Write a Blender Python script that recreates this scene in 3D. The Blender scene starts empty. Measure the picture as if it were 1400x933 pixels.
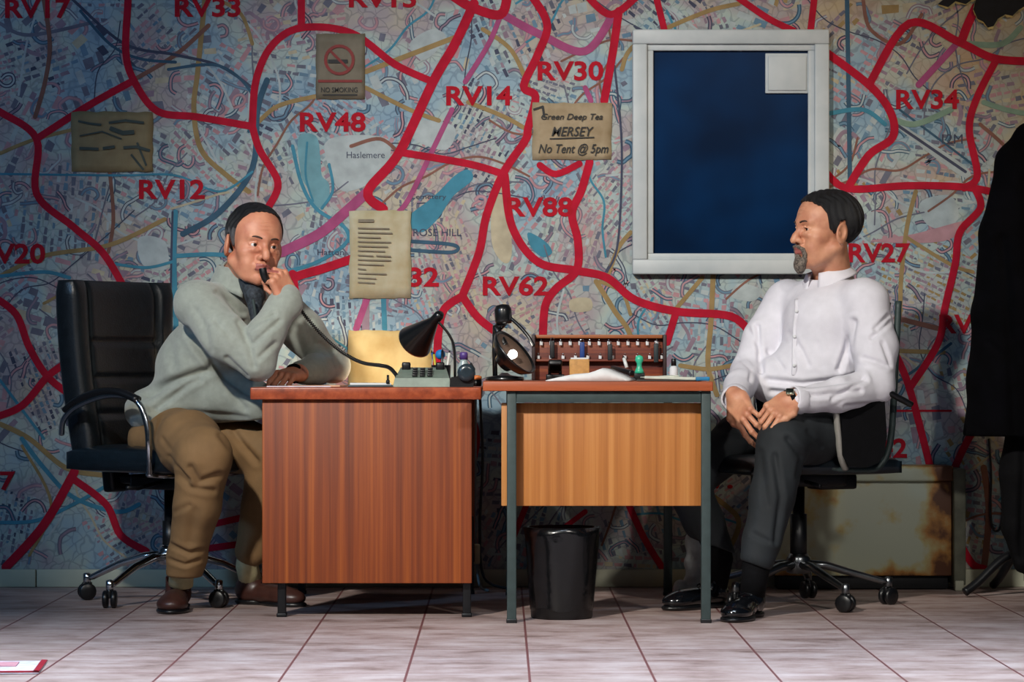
import bpy, bmesh, math, random
import numpy as np
from mathutils import Vector, Matrix
random.seed(7); rng = np.random.default_rng(7)
C = bpy.context.scene.collection
F = 4005.0; CZ = 0.7865; VX = 685.0; HY = 500.0      # focal length in pixels, camera height, vanishing point of the photograph
def P(px, py, D): return Vector(((px-VX)*D/F, D, CZ-(py-HY)*D/F))
def PX(px, D): return (px-VX)*D/F
def PZ(py, D): return CZ-(py-HY)*D/F
R = math.radians

# ---------------------------------------------------------------- materials
def lin(c):
    return tuple(((v/255)/12.92 if v/255 <= .04045 else ((v/255+.055)/1.055)**2.4) for v in c)
def nd(nt, t, **kw):
    n = nt.nodes.new(t)
    for k, v in kw.items(): setattr(n, k, v)
    return n
def mat(name, rgb, rough=.6, metal=0., var=.12, scale=30., bump=0., bscale=200., emit=None, spec=.5, stretch=(1,1,1), coat=0., sheen=0., rgb2=None, detail=4., trans=0.):
    m = bpy.data.materials.new(name); m.use_nodes = True; nt = m.node_tree
    b = nt.nodes['Principled BSDF']; c = lin(rgb)
    tc = nd(nt, 'ShaderNodeTexCoord'); mp = nd(nt, 'ShaderNodeMapping'); mp.inputs['Scale'].default_value = stretch
    nt.links.new(tc.outputs['Object'], mp.inputs['Vector'])
    nz = nd(nt, 'ShaderNodeTexNoise'); nz.inputs['Scale'].default_value = scale; nz.inputs['Detail'].default_value = detail
    nt.links.new(mp.outputs['Vector'], nz.inputs['Vector'])
    rp = nd(nt, 'ShaderNodeValToRGB')
    c2 = lin(rgb2) if rgb2 else tuple(v*(1-var*1.6) for v in c)
    c1 = c if rgb2 else tuple(min(1, v*(1+var)) for v in c)
    rp.color_ramp.elements[0].color = (*c2, 1); rp.color_ramp.elements[1].color = (*c1, 1)
    rp.color_ramp.elements[0].position = .32; rp.color_ramp.elements[1].position = .68
    nt.links.new(nz.outputs['Fac'], rp.inputs['Fac']); nt.links.new(rp.outputs['Color'], b.inputs['Base Color'])
    b.inputs['Roughness'].default_value = rough; b.inputs['Metallic'].default_value = metal; b.inputs['Specular IOR Level'].default_value = spec
    b.inputs['Coat Weight'].default_value = coat; b.inputs['Sheen Weight'].default_value = sheen
    b.inputs['Transmission Weight'].default_value = trans
    if bump:
        n2 = nd(nt, 'ShaderNodeTexNoise'); n2.inputs['Scale'].default_value = bscale; n2.inputs['Detail'].default_value = 3
        nt.links.new(mp.outputs['Vector'], n2.inputs['Vector'])
        bp = nd(nt, 'ShaderNodeBump'); bp.inputs['Strength'].default_value = bump; bp.inputs['Distance'].default_value = .003
        nt.links.new(n2.outputs['Fac'], bp.inputs['Height']); nt.links.new(bp.outputs['Normal'], b.inputs['Normal'])
    if emit:
        b.inputs['Emission Color'].default_value = (*lin(rgb), 1); b.inputs['Emission Strength'].default_value = emit
    return m
def wood(name, a, b_, c_, sc, rough=.45, axis='Z'):
    m = bpy.data.materials.new(name); m.use_nodes = True; nt = m.node_tree; b = nt.nodes['Principled BSDF']
    tc = nd(nt, 'ShaderNodeTexCoord'); mp = nd(nt, 'ShaderNodeMapping')
    mp.inputs['Scale'].default_value = {'Z': (sc, sc, sc*.012), 'X': (sc*.03, sc, sc), 'Y': (sc, sc*.03, sc)}[axis]
    nt.links.new(tc.outputs['Object'], mp.inputs['Vector'])
    n1 = nd(nt, 'ShaderNodeTexNoise'); n1.inputs['Scale'].default_value = 1; n1.inputs['Detail'].default_value = 5; n1.inputs['Roughness'].default_value = .65
    nt.links.new(mp.outputs['Vector'], n1.inputs['Vector'])
    rp = nd(nt, 'ShaderNodeValToRGB'); e = rp.color_ramp.elements
    e[0].position = .33; e[0].color = (*lin(a), 1); e[1].position = .68; e[1].color = (*lin(c_), 1)
    k = e.new(.5); k.color = (*lin(b_), 1)
    nt.links.new(n1.outputs['Fac'], rp.inputs['Fac']); nt.links.new(rp.outputs['Color'], b.inputs['Base Color'])
    b.inputs['Roughness'].default_value = rough
    bp = nd(nt, 'ShaderNodeBump'); bp.inputs['Strength'].default_value = .15; bp.inputs['Distance'].default_value = .001
    nt.links.new(n1.outputs['Fac'], bp.inputs['Height']); nt.links.new(bp.outputs['Normal'], b.inputs['Normal'])
    return m

# ---------------------------------------------------------------- scene graph helpers
def setp(o, label=None, cat=None, group=None, kind=None):
    if label: o['label'] = label
    if cat: o['category'] = cat
    if group: o['group'] = group
    if kind: o['kind'] = kind
    return o
ORG = {}
def thing(name, label, cat, loc, rz=0., group=None):
    o = bpy.data.objects.new(name, None); C.objects.link(o); o.location = loc; o.rotation_euler = (0, 0, rz)
    o.empty_display_size = .05
    setp(o, label, cat, group); ORG[o.name] = Vector(loc)
    return o
class MB:
    """collects shapes with material slots; build() links them as ONE mesh object"""
    def __init__(s): s.v = []; s.f = []; s.m = []; s.sm = []
    def add(s, vs, fs, mi=0, smooth=False, M=None):
        o = len(s.v)
        if M is not None: vs = [M @ Vector(v) for v in vs]
        s.v += [tuple(v) for v in vs]; s.f += [tuple(i+o for i in f) for f in fs]; s.m += [mi]*len(fs); s.sm += [smooth]*len(fs)
        return s
    def frombm(s, bm, mi=0, smooth=False, M=None):
        bm.verts.ensure_lookup_table(); bm.verts.index_update()
        s.add([v.co.copy() for v in bm.verts], [[v.index for v in f.verts] for f in bm.faces], mi, smooth, M); bm.free(); return s
    def box(s, c, size, mi=0, bev=0., rot=None, M=None, seg=2, taper=None):
        bm = bmesh.new(); bmesh.ops.create_cube(bm, size=1)
        for v in bm.verts:
            k = 1.
            if taper and v.co.z < 0: k = taper
            v.co = Vector((v.co.x*size[0]*k, v.co.y*size[1]*k, v.co.z*size[2]))
        if bev > 0: bmesh.ops.bevel(bm, geom=bm.edges[:]+bm.verts[:], offset=min(bev, min(size)*.49), segments=seg, affect='EDGES', profile=.6)
        T = Matrix.Translation(c)
        if rot is not None: T = T @ (rot if isinstance(rot, Matrix) else Matrix.Rotation(rot[2], 4, 'Z') @ Matrix.Rotation(rot[1], 4, 'Y') @ Matrix.Rotation(rot[0], 4, 'X'))
        if M is not None: T = M @ T
        return s.frombm(bm, mi, bev > 0, T)
    def tube(s, pts, r, mi=0, n=10, closed=False, caps=True, flat=1., M=None):
        pts = [Vector(p) for p in pts]; N = len(pts); rs = r if hasattr(r, '__len__') else [r]*N
        vs = []; fs = []; up = None
        for i, p in enumerate(pts):
            t = ((pts[(i+1) % N]-pts[i-1]) if closed else (pts[min(i+1, N-1)]-pts[max(i-1, 0)])).normalized()
            if up is None: up = Vector((0, 0, 1)) if abs(t.z) < .9 else Vector((0, 1, 0))
            a = t.cross(up).normalized(); b = a.cross(t).normalized(); up = b
            for k in range(n):
                q = 2*math.pi*k/n; vs.append(p+a*math.cos(q)*rs[i]+b*math.sin(q)*rs[i]*flat)
        for i in range(N if closed else N-1):
            j = (i+1) % N
            for k in range(n): fs.append((i*n+k, i*n+(k+1) % n, j*n+(k+1) % n, j*n+k))
        if caps and not closed: fs += [tuple(range(n))[::-1], tuple((N-1)*n+k for k in range(n))]
        return s.add(vs, fs, mi, True, M)
    def lathe(s, prof, mi=0, n=24, M=None, cap=True):
        vs = []; fs = []
        for (r, z) in prof:
            for k in range(n): q = 2*math.pi*k/n; vs.append((r*math.cos(q), r*math.sin(q), z))
        for i in range(len(prof)-1):
            for k in range(n): fs.append((i*n+k, i*n+(k+1) % n, (i+1)*n+(k+1) % n, (i+1)*n+k))
        if cap: fs += [tuple(range(n))[::-1], tuple((len(prof)-1)*n+k for k in range(n))]
        return s.add(vs, fs, mi, True, M)
    def prism(s, poly, y0, y1, mi=0, M=None):      # polygon in XZ extruded along Y
        n = len(poly); vs = [(x, y0, z) for x, z in poly]+[(x, y1, z) for x, z in poly]
        fs = [tuple(range(n)), tuple(range(n, 2*n))[::-1]]+[(i, i+n, (i+1) % n+n, (i+1) % n) for i in range(n)]
        return s.add(vs, fs, mi, False, M)
    def build(s, name, mats, parent=None, org=None, label=None):
        me = bpy.data.meshes.new(name)
        if org is None: org = Vector((0, 0, 0)) if parent is None else ORG.get(parent.name, Vector((0, 0, 0)))
        org = Vector(org)
        me.from_pydata([tuple(Vector(v)-org) for v in s.v], [], s.f)
        for m in (mats if isinstance(mats, (list, tuple)) else [mats]): me.materials.append(m)
        me.polygons.foreach_set('material_index', s.m); me.polygons.foreach_set('use_smooth', s.sm); me.update()
        o = bpy.data.objects.new(name, me); C.objects.link(o)
        if parent is not None: o.parent = parent
        else: o.location = org
        ORG[o.name] = org
        if label: o['label'] = label
        bm = bmesh.new(); bm.from_mesh(me); bmesh.ops.recalc_face_normals(bm, faces=bm.faces[:]); bm.to_mesh(me); bm.free()
        return o
def crom(pts, n=8, closed=False):
    pts = [Vector(p) for p in pts]; out = []; N = len(pts)
    if N < 3: 
        return [pts[0].lerp(pts[-1], i/n) for i in range(n+1)]
    for i in range(N if closed else N-1):
        g = (lambda j: pts[j % N]) if closed else (lambda j: pts[max(0, min(N-1, j))])
        a, b, c, d = g(i-1), g(i), g(i+1), g(i+2)
        for k in range(n):
            t = k/n; out.append(.5*((2*b)+(c-a)*t+(2*a-5*b+4*c-d)*t*t+(3*b-a-3*c+d)*t**3))
    if not closed: out.append(pts[-1])
    return out
def local(M=None):  # for things that are built in their own frame
    return Vector((0, 0, 0))

# text as mesh, fitted into a box  (returns verts x,z in 0..w,0..h)
def text_geo(txt, w, h, bold=.0, slant=0.):
    cu = bpy.data.curves.new('t', 'FONT'); cu.body = txt; cu.size = 1; cu.offset = bold; cu.resolution_u = 3; cu.shear = slant
    ob = bpy.data.objects.new('t', cu); C.objects.link(ob)
    dg = bpy.context.evaluated_depsgraph_get(); me = bpy.data.meshes.new_from_object(ob.evaluated_get(dg))
    vs = [v.co.copy() for v in me.vertices]; fs = [list(p.vertices) for p in me.polygons]
    bpy.data.objects.remove(ob); bpy.data.curves.remove(cu); bpy.data.meshes.remove(me)
    x0 = min(v.x for v in vs); x1 = max(v.x for v in vs); y0 = min(v.y for v in vs); y1 = max(v.y for v in vs)
    return [((v.x-x0)/(x1-x0)*w, (v.y-y0)/(y1-y0)*h) for v in vs], fs

# ---------------------------------------------------------------- signed distance fields -> meshes (bodies, cloth, shoes)
class Field:
    def __init__(s, lo, hi, h):
        s.lo = np.array(lo, float); s.h = h; n = np.ceil((np.array(hi)-s.lo)/h).astype(int)+1
        s.n = n; s.ax = [(s.lo[i]+h*np.arange(n[i])).astype(np.float32) for i in range(3)]
        s.D = np.full(n, .3, np.float32)
    def reg(s, lo, hi, pad=.04):
        a = np.clip(np.floor((np.array(lo)-pad-s.lo)/s.h).astype(int), 0, s.n); b = np.clip(np.ceil((np.array(hi)+pad-s.lo)/s.h).astype(int)+1, 0, s.n)
        if (b <= a).any(): return None
        sl = tuple(slice(a[i], b[i]) for i in range(3))
        return sl, s.ax[0][sl[0]][:, None, None], s.ax[1][sl[1]][None, :, None], s.ax[2][sl[2]][None, None, :]
    def put(s, sl, d, k, sub):
        A = s.D[sl]
        if sub:
            d = -d; h = np.clip(.5-.5*(A-d)/k, 0, 1); s.D[sl] = A*(1-h)+d*h+k*h*(1-h)
        else:
            h = np.clip(.5+.5*(A-d)/k, 0, 1); s.D[sl] = A*(1-h)+d*h-k*h*(1-h)
    def cone(s, a, b, ra, rb, k=.012, sub=False):
        a = np.array(a, float); b = np.array(b, float); m = max(ra, rb)
        r = s.reg(np.minimum(a, b)-m, np.maximum(a, b)+m)
        if r is None: return
        sl, X, Y, Z = r; ab = b-a; L = max(float(ab@ab), 1e-9)
        t = np.clip(((X-a[0])*ab[0]+(Y-a[1])*ab[1]+(Z-a[2])*ab[2])/L, 0, 1)
        d = np.sqrt((X-a[0]-t*ab[0])**2+(Y-a[1]-t*ab[1])**2+(Z-a[2]-t*ab[2])**2)-(ra+(rb-ra)*t)
        s.put(sl, d, k, sub)
    def chain(s, pts, rs, k=.012, sub=False):
        for i in range(len(pts)-1): s.cone(pts[i], pts[i+1], rs[i], rs[i+1], k, sub)
    def ell(s, c, r, k=.012, Rm=None, sub=False):
        c = np.array(c, float); r = np.array(r, float); m = r.max() if Rm is not None else r
        g = s.reg(c-m, c+m)
        if g is None: return
        sl, X, Y, Z = g; x, y, z = X-c[0], Y-c[1], Z-c[2]
        if Rm is not None:
            Q = np.array(Rm)[:3, :3]; x, y, z = x*Q[0, 0]+y*Q[1, 0]+z*Q[2, 0], x*Q[0, 1]+y*Q[1, 1]+z*Q[2, 1], x*Q[0, 2]+y*Q[1, 2]+z*Q[2, 2]
        k0 = np.sqrt((x/r[0])**2+(y/r[1])**2+(z/r[2])**2); k1 = np.sqrt((x/r[0]**2)**2+(y/r[1]**2)**2+(z/r[2]**2)**2)
        s.put(sl, k0*(k0-1)/np.maximum(k1, 1e-6), k, sub)
    def rbox(s, c, hs, rad, k=.01, Rm=None, sub=False):
        c = np.array(c, float); m = np.linalg.norm(hs)
        g = s.reg(c-m, c+m)
        if g is None: return
        sl, X, Y, Z = g; x, y, z = X-c[0], Y-c[1], Z-c[2]
        if Rm is not None:
            Q = np.array(Rm)[:3, :3]; x, y, z = x*Q[0, 0]+y*Q[1, 0]+z*Q[2, 0], x*Q[0, 1]+y*Q[1, 1]+z*Q[2, 1], x*Q[0, 2]+y*Q[1, 2]+z*Q[2, 2]
        qx, qy, qz = np.abs(x)-hs[0]+rad, np.abs(y)-hs[1]+rad, np.abs(z)-hs[2]+rad
        d = np.sqrt(np.maximum(qx, 0)**2+np.maximum(qy, 0)**2+np.maximum(qz, 0)**2)+np.minimum(np.maximum(qx, np.maximum(qy, qz)), 0)-rad
        s.put(sl, d, k, sub)
    def plane(s, p, nrm, k=.004):     # cut away the half space nrm points to
        p = np.array(p, float); nrm = np.array(nrm, float); nrm = nrm/np.linalg.norm(nrm)
        X, Y, Z = s.ax[0][:, None, None], s.ax[1][None, :, None], s.ax[2][None, None, :]
        s.put((slice(None),)*3, -((X-p[0])*nrm[0]+(Y-p[1])*nrm[1]+(Z-p[2])*nrm[2]), k, True)
    def mesh(s):
        D = s.D.copy(); D[0] = D[-1] = .3; D[:, 0] = D[:, -1] = .3; D[:, :, 0] = D[:, :, -1] = .3
        S = D < 0; nx, ny, nz = D.shape
        off = [(i, j, k) for i in (0, 1) for j in (0, 1) for k in (0, 1)]
        def sh(A, o): return A[o[0]:nx-1+o[0], o[1]:ny-1+o[1], o[2]:nz-1+o[2]]
        cnt = sum(sh(S, o).astype(np.int8) for o in off); act = (cnt > 0) & (cnt < 8)
        I = np.argwhere(act); idx = np.full(act.shape, -1, np.int64); idx[act] = np.arange(len(I))
        acc = np.zeros((len(I), 3)); num = np.zeros(len(I))
        for a in off:
            for ax in range(3):
                if a[ax] == 1: continue
                b = list(a); b[ax] = 1
                va = D[I[:, 0]+a[0], I[:, 1]+a[1], I[:, 2]+a[2]]; vb = D[I[:, 0]+b[0], I[:, 1]+b[1], I[:, 2]+b[2]]
                m = (va < 0) != (vb < 0); t = np.where(m, va/np.where(m, va-vb, 1), 0)
                p = np.array(a, float)[None, :].repeat(len(I), 0); p[:, ax] += t
                acc[m] += p[m]; num[m] += 1
        V = s.lo+(I+acc/num[:, None])*s.h; Fc = []
        for ax in range(3):
            o1, o2 = (ax+1) % 3, (ax+2) % 3
            a = [slice(1, None)]*3; a[ax] = slice(0, -1); b = [slice(1, None)]*3; b[ax] = slice(1, None)
            sa, sb = S[tuple(a)], S[tuple(b)]; E = np.argwhere(sa != sb)
            E2 = E.copy(); E2[:, o1] += 1; E2[:, o2] += 1
            ok = (E2[:, o1] < D.shape[o1]-1) & (E2[:, o2] < D.shape[o2]-1); E2 = E2[ok]; E = E[ok]
            def cell(d1, d2):
                q = E2.copy(); q[:, o1] -= d1; q[:, o2] -= d2; return idx[q[:, 0], q[:, 1], q[:, 2]]
            q = np.stack([cell(1, 1), cell(0, 1), cell(0, 0), cell(1, 0)], 1)
            fl = sa[tuple(E.T)] == False; q[fl] = q[fl][:, ::-1]; Fc.append(q)
        return V, np.concatenate(Fc)
def fold(V, N, folds):
    """folds: (points of a line in world (x,z), width, depth) pressed into the side that looks at the room"""
    for pts, w, dp in folds:
        best = np.full(len(V), 1e9)
        for (a, b) in zip(pts[:-1], pts[1:]):
            a = np.array(a); b = np.array(b); ab = b-a; t = np.clip(((V[:, 0]-a[0])*ab[0]+(V[:, 2]-a[1])*ab[1])/(ab@ab), 0, 1)
            best = np.minimum(best, np.hypot(V[:, 0]-a[0]-t*ab[0], V[:, 2]-a[1]-t*ab[1]))
        w = w*1.35; g = .85*dp*np.exp(-(best/w)**2)-dp*.2*np.exp(-((best-1.9*w)/w)**2)
        V = V-N*(g*np.clip(-N[:, 1]*1.6, 0, 1))[:, None]
    return V
def vnormals(V, Fc):
    n = np.cross(V[Fc[:, 2]]-V[Fc[:, 0]], V[Fc[:, 3]]-V[Fc[:, 1]]); N = np.zeros_like(V)
    for k in range(4): np.add.at(N, Fc[:, k], n)
    return N/np.maximum(np.linalg.norm(N, axis=1), 1e-9)[:, None]
def sdf_obj(name, parts, mats, parent=None, org=(0, 0, 0), folds=None, pick=None, wob=0., label=None):
    Vs = []; Fs = []; o = 0
    for f in (parts if isinstance(parts, list) else [parts]):
        V, Fc = f.mesh()
        if len(V) == 0: continue
        N = vnormals(V, Fc)
        if wob is True: V = V+N*(.0022*np.sin(V[:, 0]*31+V[:, 2]*17+2*np.sin(V[:, 1]*19))*np.sin(V[:, 2]*27-V[:, 0]*13+1.5*np.sin(V[:, 0]*23)))[:, None]
        elif wob: V = V+N*(wob*(np.sin(V[:, 0]*61+V[:, 2]*37)*np.sin(V[:, 2]*53-V[:, 0]*29+V[:, 1]*41)))[:, None]
        if folds: V = fold(V, N, folds)
        Vs.append(V); Fs.append(Fc+o); o += len(V)
    V = np.concatenate(Vs); Fc = np.concatenate(Fs)
    me = bpy.data.meshes.new(name); me.from_pydata((V-np.array(org)).tolist(), [], Fc.tolist())
    for m in (mats if isinstance(mats, (list, tuple)) else [mats]): me.materials.append(m)
    me.polygons.foreach_set('use_smooth', [True]*len(Fc))
    if pick is not None:
        cen = V[Fc].mean(1); me.polygons.foreach_set('material_index', pick(cen).astype(int).tolist())
    me.update(); ob = bpy.data.objects.new(name, me); C.objects.link(ob)
    if parent is not None: ob.parent = parent
    else: ob.location = org
    ORG[ob.name] = Vector(org)
    if label: ob['label'] = label
    return ob
# ================================================================ materials
m_redwood = wood('teak_veneer_red', (86,32,5), (124,54,11), (156,80,22), 34, .55)
m_redtop = wood('teak_top', (112,46,24), (140,62,34), (165,80,46), 26, .32, 'Y')
m_lightwood = wood('oak_veneer_light', (140,80,32), (172,108,50), (196,136,74), 22, .45)
m_orangetop = wood('desk_top_orange', (140,66,34), (164,82,44), (184,100,58), 22, .4, 'X')
m_steel = mat('painted_steel_green_grey', (52,66,66), .5, .2, .1)
m_blackmetal = mat('black_metal', (16,18,22), .4, .3)
m_chrome = mat('chrome', (200,205,210), .15, 1., .03)
m_leather = mat('black_leather', (17,23,28), .38, 0, .2, 40, .25, 160)
m_leather2 = mat('seat_leather', (16,26,34), .3, 0, .2, 40, .2, 160)
m_blackplastic = mat('black_plastic', (14,15,18), .35)
m_blackfab = mat('black_fabric', (7,7,10), .85, spec=.15, var=.2, scale=60, bump=.3, bscale=500)
m_sweater = mat('grey_green_knit', (144,150,141), .9, 0, .06, 55, .5, 700, sheen=.3)
m_sweater_dk = mat('zip_tape_dark', (44,56,56), .8)
m_check = mat('checked_shirt', (54,62,70), .8, 0, .5, 90, rgb2=(16,20,26))
m_tan = mat('tan_trousers', (122,93,59), .85, 0, .1, 12, .35, 500)
m_dktrouser = mat('charcoal_trousers', (24,30,35), .8, 0, .15, 12, .35, 500)
m_shirt = mat('white_shirt_cotton', (214,212,220), .8, 0, .03, 30, .2, 500)
m_skin = mat('skin', (204,142,112), .5, 0, .06, 25, .25, 350, rgb2=(184,116,90))
m_skin2 = mat('skin_pale', (208,152,120), .5, 0, .06, 25, .25, 350, rgb2=(186,124,96))
for m_ in (m_skin, m_skin2):
    b_ = m_.node_tree.nodes['Principled BSDF']; b_.inputs['Subsurface Weight'].default_value = .12; b_.inputs['Subsurface Radius'].default_value = (.01, .004, .002)
m_lip = mat('lips', (160,92,84), .45)
m_hair = mat('black_hair', (20,20,24), .5, 0, .5, 8, .8, 260, stretch=(14,2,2))
m_grey = mat('grey_hair', (104,104,106), .6, 0, .5, 8, .8, 260, stretch=(10,3,3), rgb2=(44,42,44))
m_beard = mat('grizzled_beard', (134,122,110), .7, 0, .3, 160, .9, 400, rgb2=(40,34,32))
m_eyew = mat('eye_white', (205,200,195), .2, 0, .02)
m_iris = mat('iris_dark', (30,20,16), .15)
m_brownshoe = mat('brown_leather_shoe', (66,38,32), .4, 0, .15)
m_blackshoe = mat('black_patent_shoe', (10,12,16), .16, 0, .1, coat=.6)
m_sock = mat('cream_sock', (190,180,140), .9)
m_paper = mat('paper_white', (212,214,216), .8, 0, .03)
m_cream = mat('cream_painted', (176,178,158), .6, 0, .06, 6)
m_frame = mat('white_window_frame', (178,184,186), .45, 0, .04, 8, rgb2=(160,168,172))
def set_rough(m, v): m.node_tree.nodes['Principled BSDF'].inputs['Roughness'].default_value = v

# ================================================================ room shell
DW = 10.40
def floor_mat():
    m = bpy.data.materials.new('floor_tiles'); m.use_nodes = True; nt = m.node_tree; b = nt.nodes['Principled BSDF']; L = nt.links.new
    tc = nd(nt, 'ShaderNodeTexCoord'); mp = nd(nt, 'ShaderNodeMapping'); mp.inputs['Location'].default_value = (-.072/.3124, -8.42/.3124, 0); mp.inputs['Scale'].default_value = (1/.3124,)*3
    L(tc.outputs['Object'], mp.inputs['Vector'])
    br = nd(nt, 'ShaderNodeTexBrick'); br.offset = 0; br.squash = 1
    for k, v in (('Scale', 1), ('Mortar Size', .013), ('Mortar Smooth', .5), ('Brick Width', 1), ('Row Height', 1), ('Bias', 0)): br.inputs[k].default_value = v
    br.inputs['Color1'].default_value = (1, 1, 1, 1); br.inputs['Color2'].default_value = (.82, .82, .82, 1); br.inputs['Mortar'].default_value = (0, 0, 0, 1)
    L(mp.outputs['Vector'], br.inputs['Vector'])
    n1 = nd(nt, 'ShaderNodeTexNoise'); n1.inputs['Scale'].default_value = 5; n1.inputs['Detail'].default_value = 8; n1.inputs['Roughness'].default_value = .65
    ms = nd(nt, 'ShaderNodeMapping'); ms.inputs['Scale'].default_value = (1, 1.7, 1); L(tc.outputs['Object'], ms.inputs['Vector']); L(ms.outputs['Vector'], n1.inputs['Vector'])
    rp = nd(nt, 'ShaderNodeValToRGB'); e = rp.color_ramp.elements
    e[0].position = .3; e[0].color = (*lin((112,88,80)), 1); e[1].position = .68; e[1].color = (*lin((182,166,162)), 1); k = e.new(.47); k.color = (*lin((158,136,130)), 1)
    L(n1.outputs['Fac'], rp.inputs['Fac'])
    mu = nd(nt, 'ShaderNodeMix', data_type='RGBA', blend_type='MULTIPLY'); mu.inputs[0].default_value = .5
    L(rp.outputs['Color'], mu.inputs[6]); L(br.outputs['Color'], mu.inputs[7])
    mx = nd(nt, 'ShaderNodeMix', data_type='RGBA'); L(br.outputs['Fac'], mx.inputs[0]); L(mu.outputs[2], mx.inputs[6]); mx.inputs[7].default_value = (*lin((104,58,58)), 1)
    L(mx.outputs[2], b.inputs['Base Color']); b.inputs['Roughness'].default_value = .55
    bp = nd(nt, 'ShaderNodeBump'); bp.inputs['Strength'].default_value = .3; bp.inputs['Distance'].default_value = .003; bp.invert = True
    L(br.outputs['Fac'], bp.inputs['Height']); L(bp.outputs['Normal'], b.inputs['Normal'])
    return m
setp(MB().box((0, 6.4, -.05), (9, 10.2, .1)).build('floor', floor_mat()), kind='structure')
setp(MB().box((0, DW+.05, 1.7), (9, .1, 3.4)).build('wall_back', mat('plaster_dark', (120,120,118), .8, 0, .1, 4)), kind='structure')
# skirting board, in two lengths meeting at a joint
bb = MB()
zt = PZ(779, DW-.02)
for x0, x1 in ((-4.5, PX(50, DW)), (PX(50, DW)+.003, 4.5)):
    bb.box(((x0+x1)/2, DW-.011, zt/2), (x1-x0, .018, zt), 0, .004)
setp(bb.build('baseboard_back', m_cream), kind='structure')

# ================================================================ the map on the wall (printed pattern = one mesh)
def map_base_mat():
    m = bpy.data.materials.new('map_paper'); m.use_nodes = True; nt = m.node_tree; b = nt.nodes['Principled BSDF']; L = nt.links.new
    tc = nd(nt, 'ShaderNodeTexCoord')
    n0 = nd(nt, 'ShaderNodeTexNoise'); n0.inputs['Scale'].default_value = 2.6; n0.inputs['Detail'].default_value = 5; L(tc.outputs['Object'], n0.inputs['Vector'])
    rp = nd(nt, 'ShaderNodeValToRGB'); e = rp.color_ramp.elements; rp.color_ramp.interpolation = 'LINEAR'
    e[0].position = .34; e[0].color = (*lin((122,148,166)), 1); e[1].position = .66; e[1].color = (*lin((168,162,144)), 1)
    for ps, c in ((.43, (138,160,170)), (.5, (158,170,164)), (.57, (152,144,148))): k = e.new(ps); k.color = (*lin(c), 1)
    L(n0.outputs['Fac'], rp.inputs['Fac'])
    v = nd(nt, 'ShaderNodeTexVoronoi'); v.feature = 'DISTANCE_TO_EDGE'; v.inputs['Scale'].default_value = 26
    nw = nd(nt, 'ShaderNodeTexNoise'); nw.inputs['Scale'].default_value = 9; L(tc.outputs['Object'], nw.inputs['Vector'])
    ad = nd(nt, 'ShaderNodeMix', data_type='RGBA', blend_type='LINEAR_LIGHT'); ad.inputs[0].default_value = .06
    L(tc.outputs['Object'], ad.inputs[6]); L(nw.outputs['Color'], ad.inputs[7]); L(ad.outputs[2], v.inputs['Vector'])
    r2 = nd(nt, 'ShaderNodeValToRGB'); r2.color_ramp.elements[0].position = .03; r2.color_ramp.elements[0].color = (.38, .4, .48, 1); r2.color_ramp.elements[1].position = .09; r2.color_ramp.elements[1].color = (1, 1, 1, 1)
    L(v.outputs['Distance'], r2.inputs['Fac'])
    mu = nd(nt, 'ShaderNodeMix', data_type='RGBA', blend_type='MULTIPLY'); mu.inputs[0].default_value = .45; L(rp.outputs['Color'], mu.inputs[6]); L(r2.outputs['Color'], mu.inputs[7])
    # tan map area plus warm light painted into the colour, towards the upper right
    sx = nd(nt, 'ShaderNodeSeparateXYZ'); L(tc.outputs['Object'], sx.inputs[0])
    ma = nd(nt, 'ShaderNodeMath', operation='MULTIPLY_ADD'); L(sx.outputs['X'], ma.inputs[0]); ma.inputs[1].default_value = 1.5; ma.inputs[2].default_value = -2.75
    mb = nd(nt, 'ShaderNodeMath', operation='MULTIPLY_ADD'); L(sx.outputs['Z'], mb.inputs[0]); mb.inputs[1].default_value = 1.1; L(ma.outputs[0], mb.inputs[2])
    mc = nd(nt, 'ShaderNodeMath', operation='MULTIPLY_ADD'); L(n0.outputs['Fac'], mc.inputs[0]); mc.inputs[1].default_value = 3.2; L(mb.outputs[0], mc.inputs[2])
    md = nd(nt, 'ShaderNodeMapRange'); md.inputs['From Min'].default_value = 2.6; md.inputs['From Max'].default_value = 3.8; md.inputs['To Max'].default_value = .6; L(mc.outputs[0], md.inputs['Value'])
    st = nd(nt, 'ShaderNodeMix', data_type='RGBA'); L(md.outputs[0], st.inputs[0]); L(mu.outputs[2], st.inputs[6]); st.inputs[7].default_value = (*lin((176,142,84)), 1)
    L(st.outputs[2], b.inputs['Base Color']); b.inputs['Roughness'].default_value = .75
    n3 = nd(nt, 'ShaderNodeTexNoise'); n3.inputs['Scale'].default_value = 14; L(tc.outputs['Object'], n3.inputs['Vector'])
    bp = nd(nt, 'ShaderNodeBump'); bp.inputs['Strength'].default_value = .2; bp.inputs['Distance'].default_value = .01; L(n3.outputs['Fac'], bp.inputs['Height']); L(bp.outputs['Normal'], b.inputs['Normal'])
    return m
MD = DW-.004
KW = F/MD
def W(px, py): return ((px-VX)/KW, CZ-(py-HY)/KW)
cols = {'pink': (166,128,134), 'grey': (98,100,114), 'blue': (96,124,144), 'cream': (168,160,138), 'white': (158,168,170), 'dark': (66,70,88), 'mauvegrey': (132,114,128),
        'red': (196,26,54), 'mauve': (150,72,112), 'ochre': (142,120,82), 'brown': (120,84,74), 'water': (64,124,146), 'lake': (104,146,156), 'green': (118,142,126), 'slate': (56,84,104), 'deepred': (190,24,44)}
names = list(cols); MI = {n: i+1 for i, n in enumerate(names)}
cols = {k: tuple(min(255, c*(1.0 if k not in ('red', 'deepred') else .84)) for c in v) for k, v in cols.items()}
mapmats = [map_base_mat()]+[mat('map_ink_'+n, cols[n], .75, 0, .1, 20) for n in names]
mp_ = MB()
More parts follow.
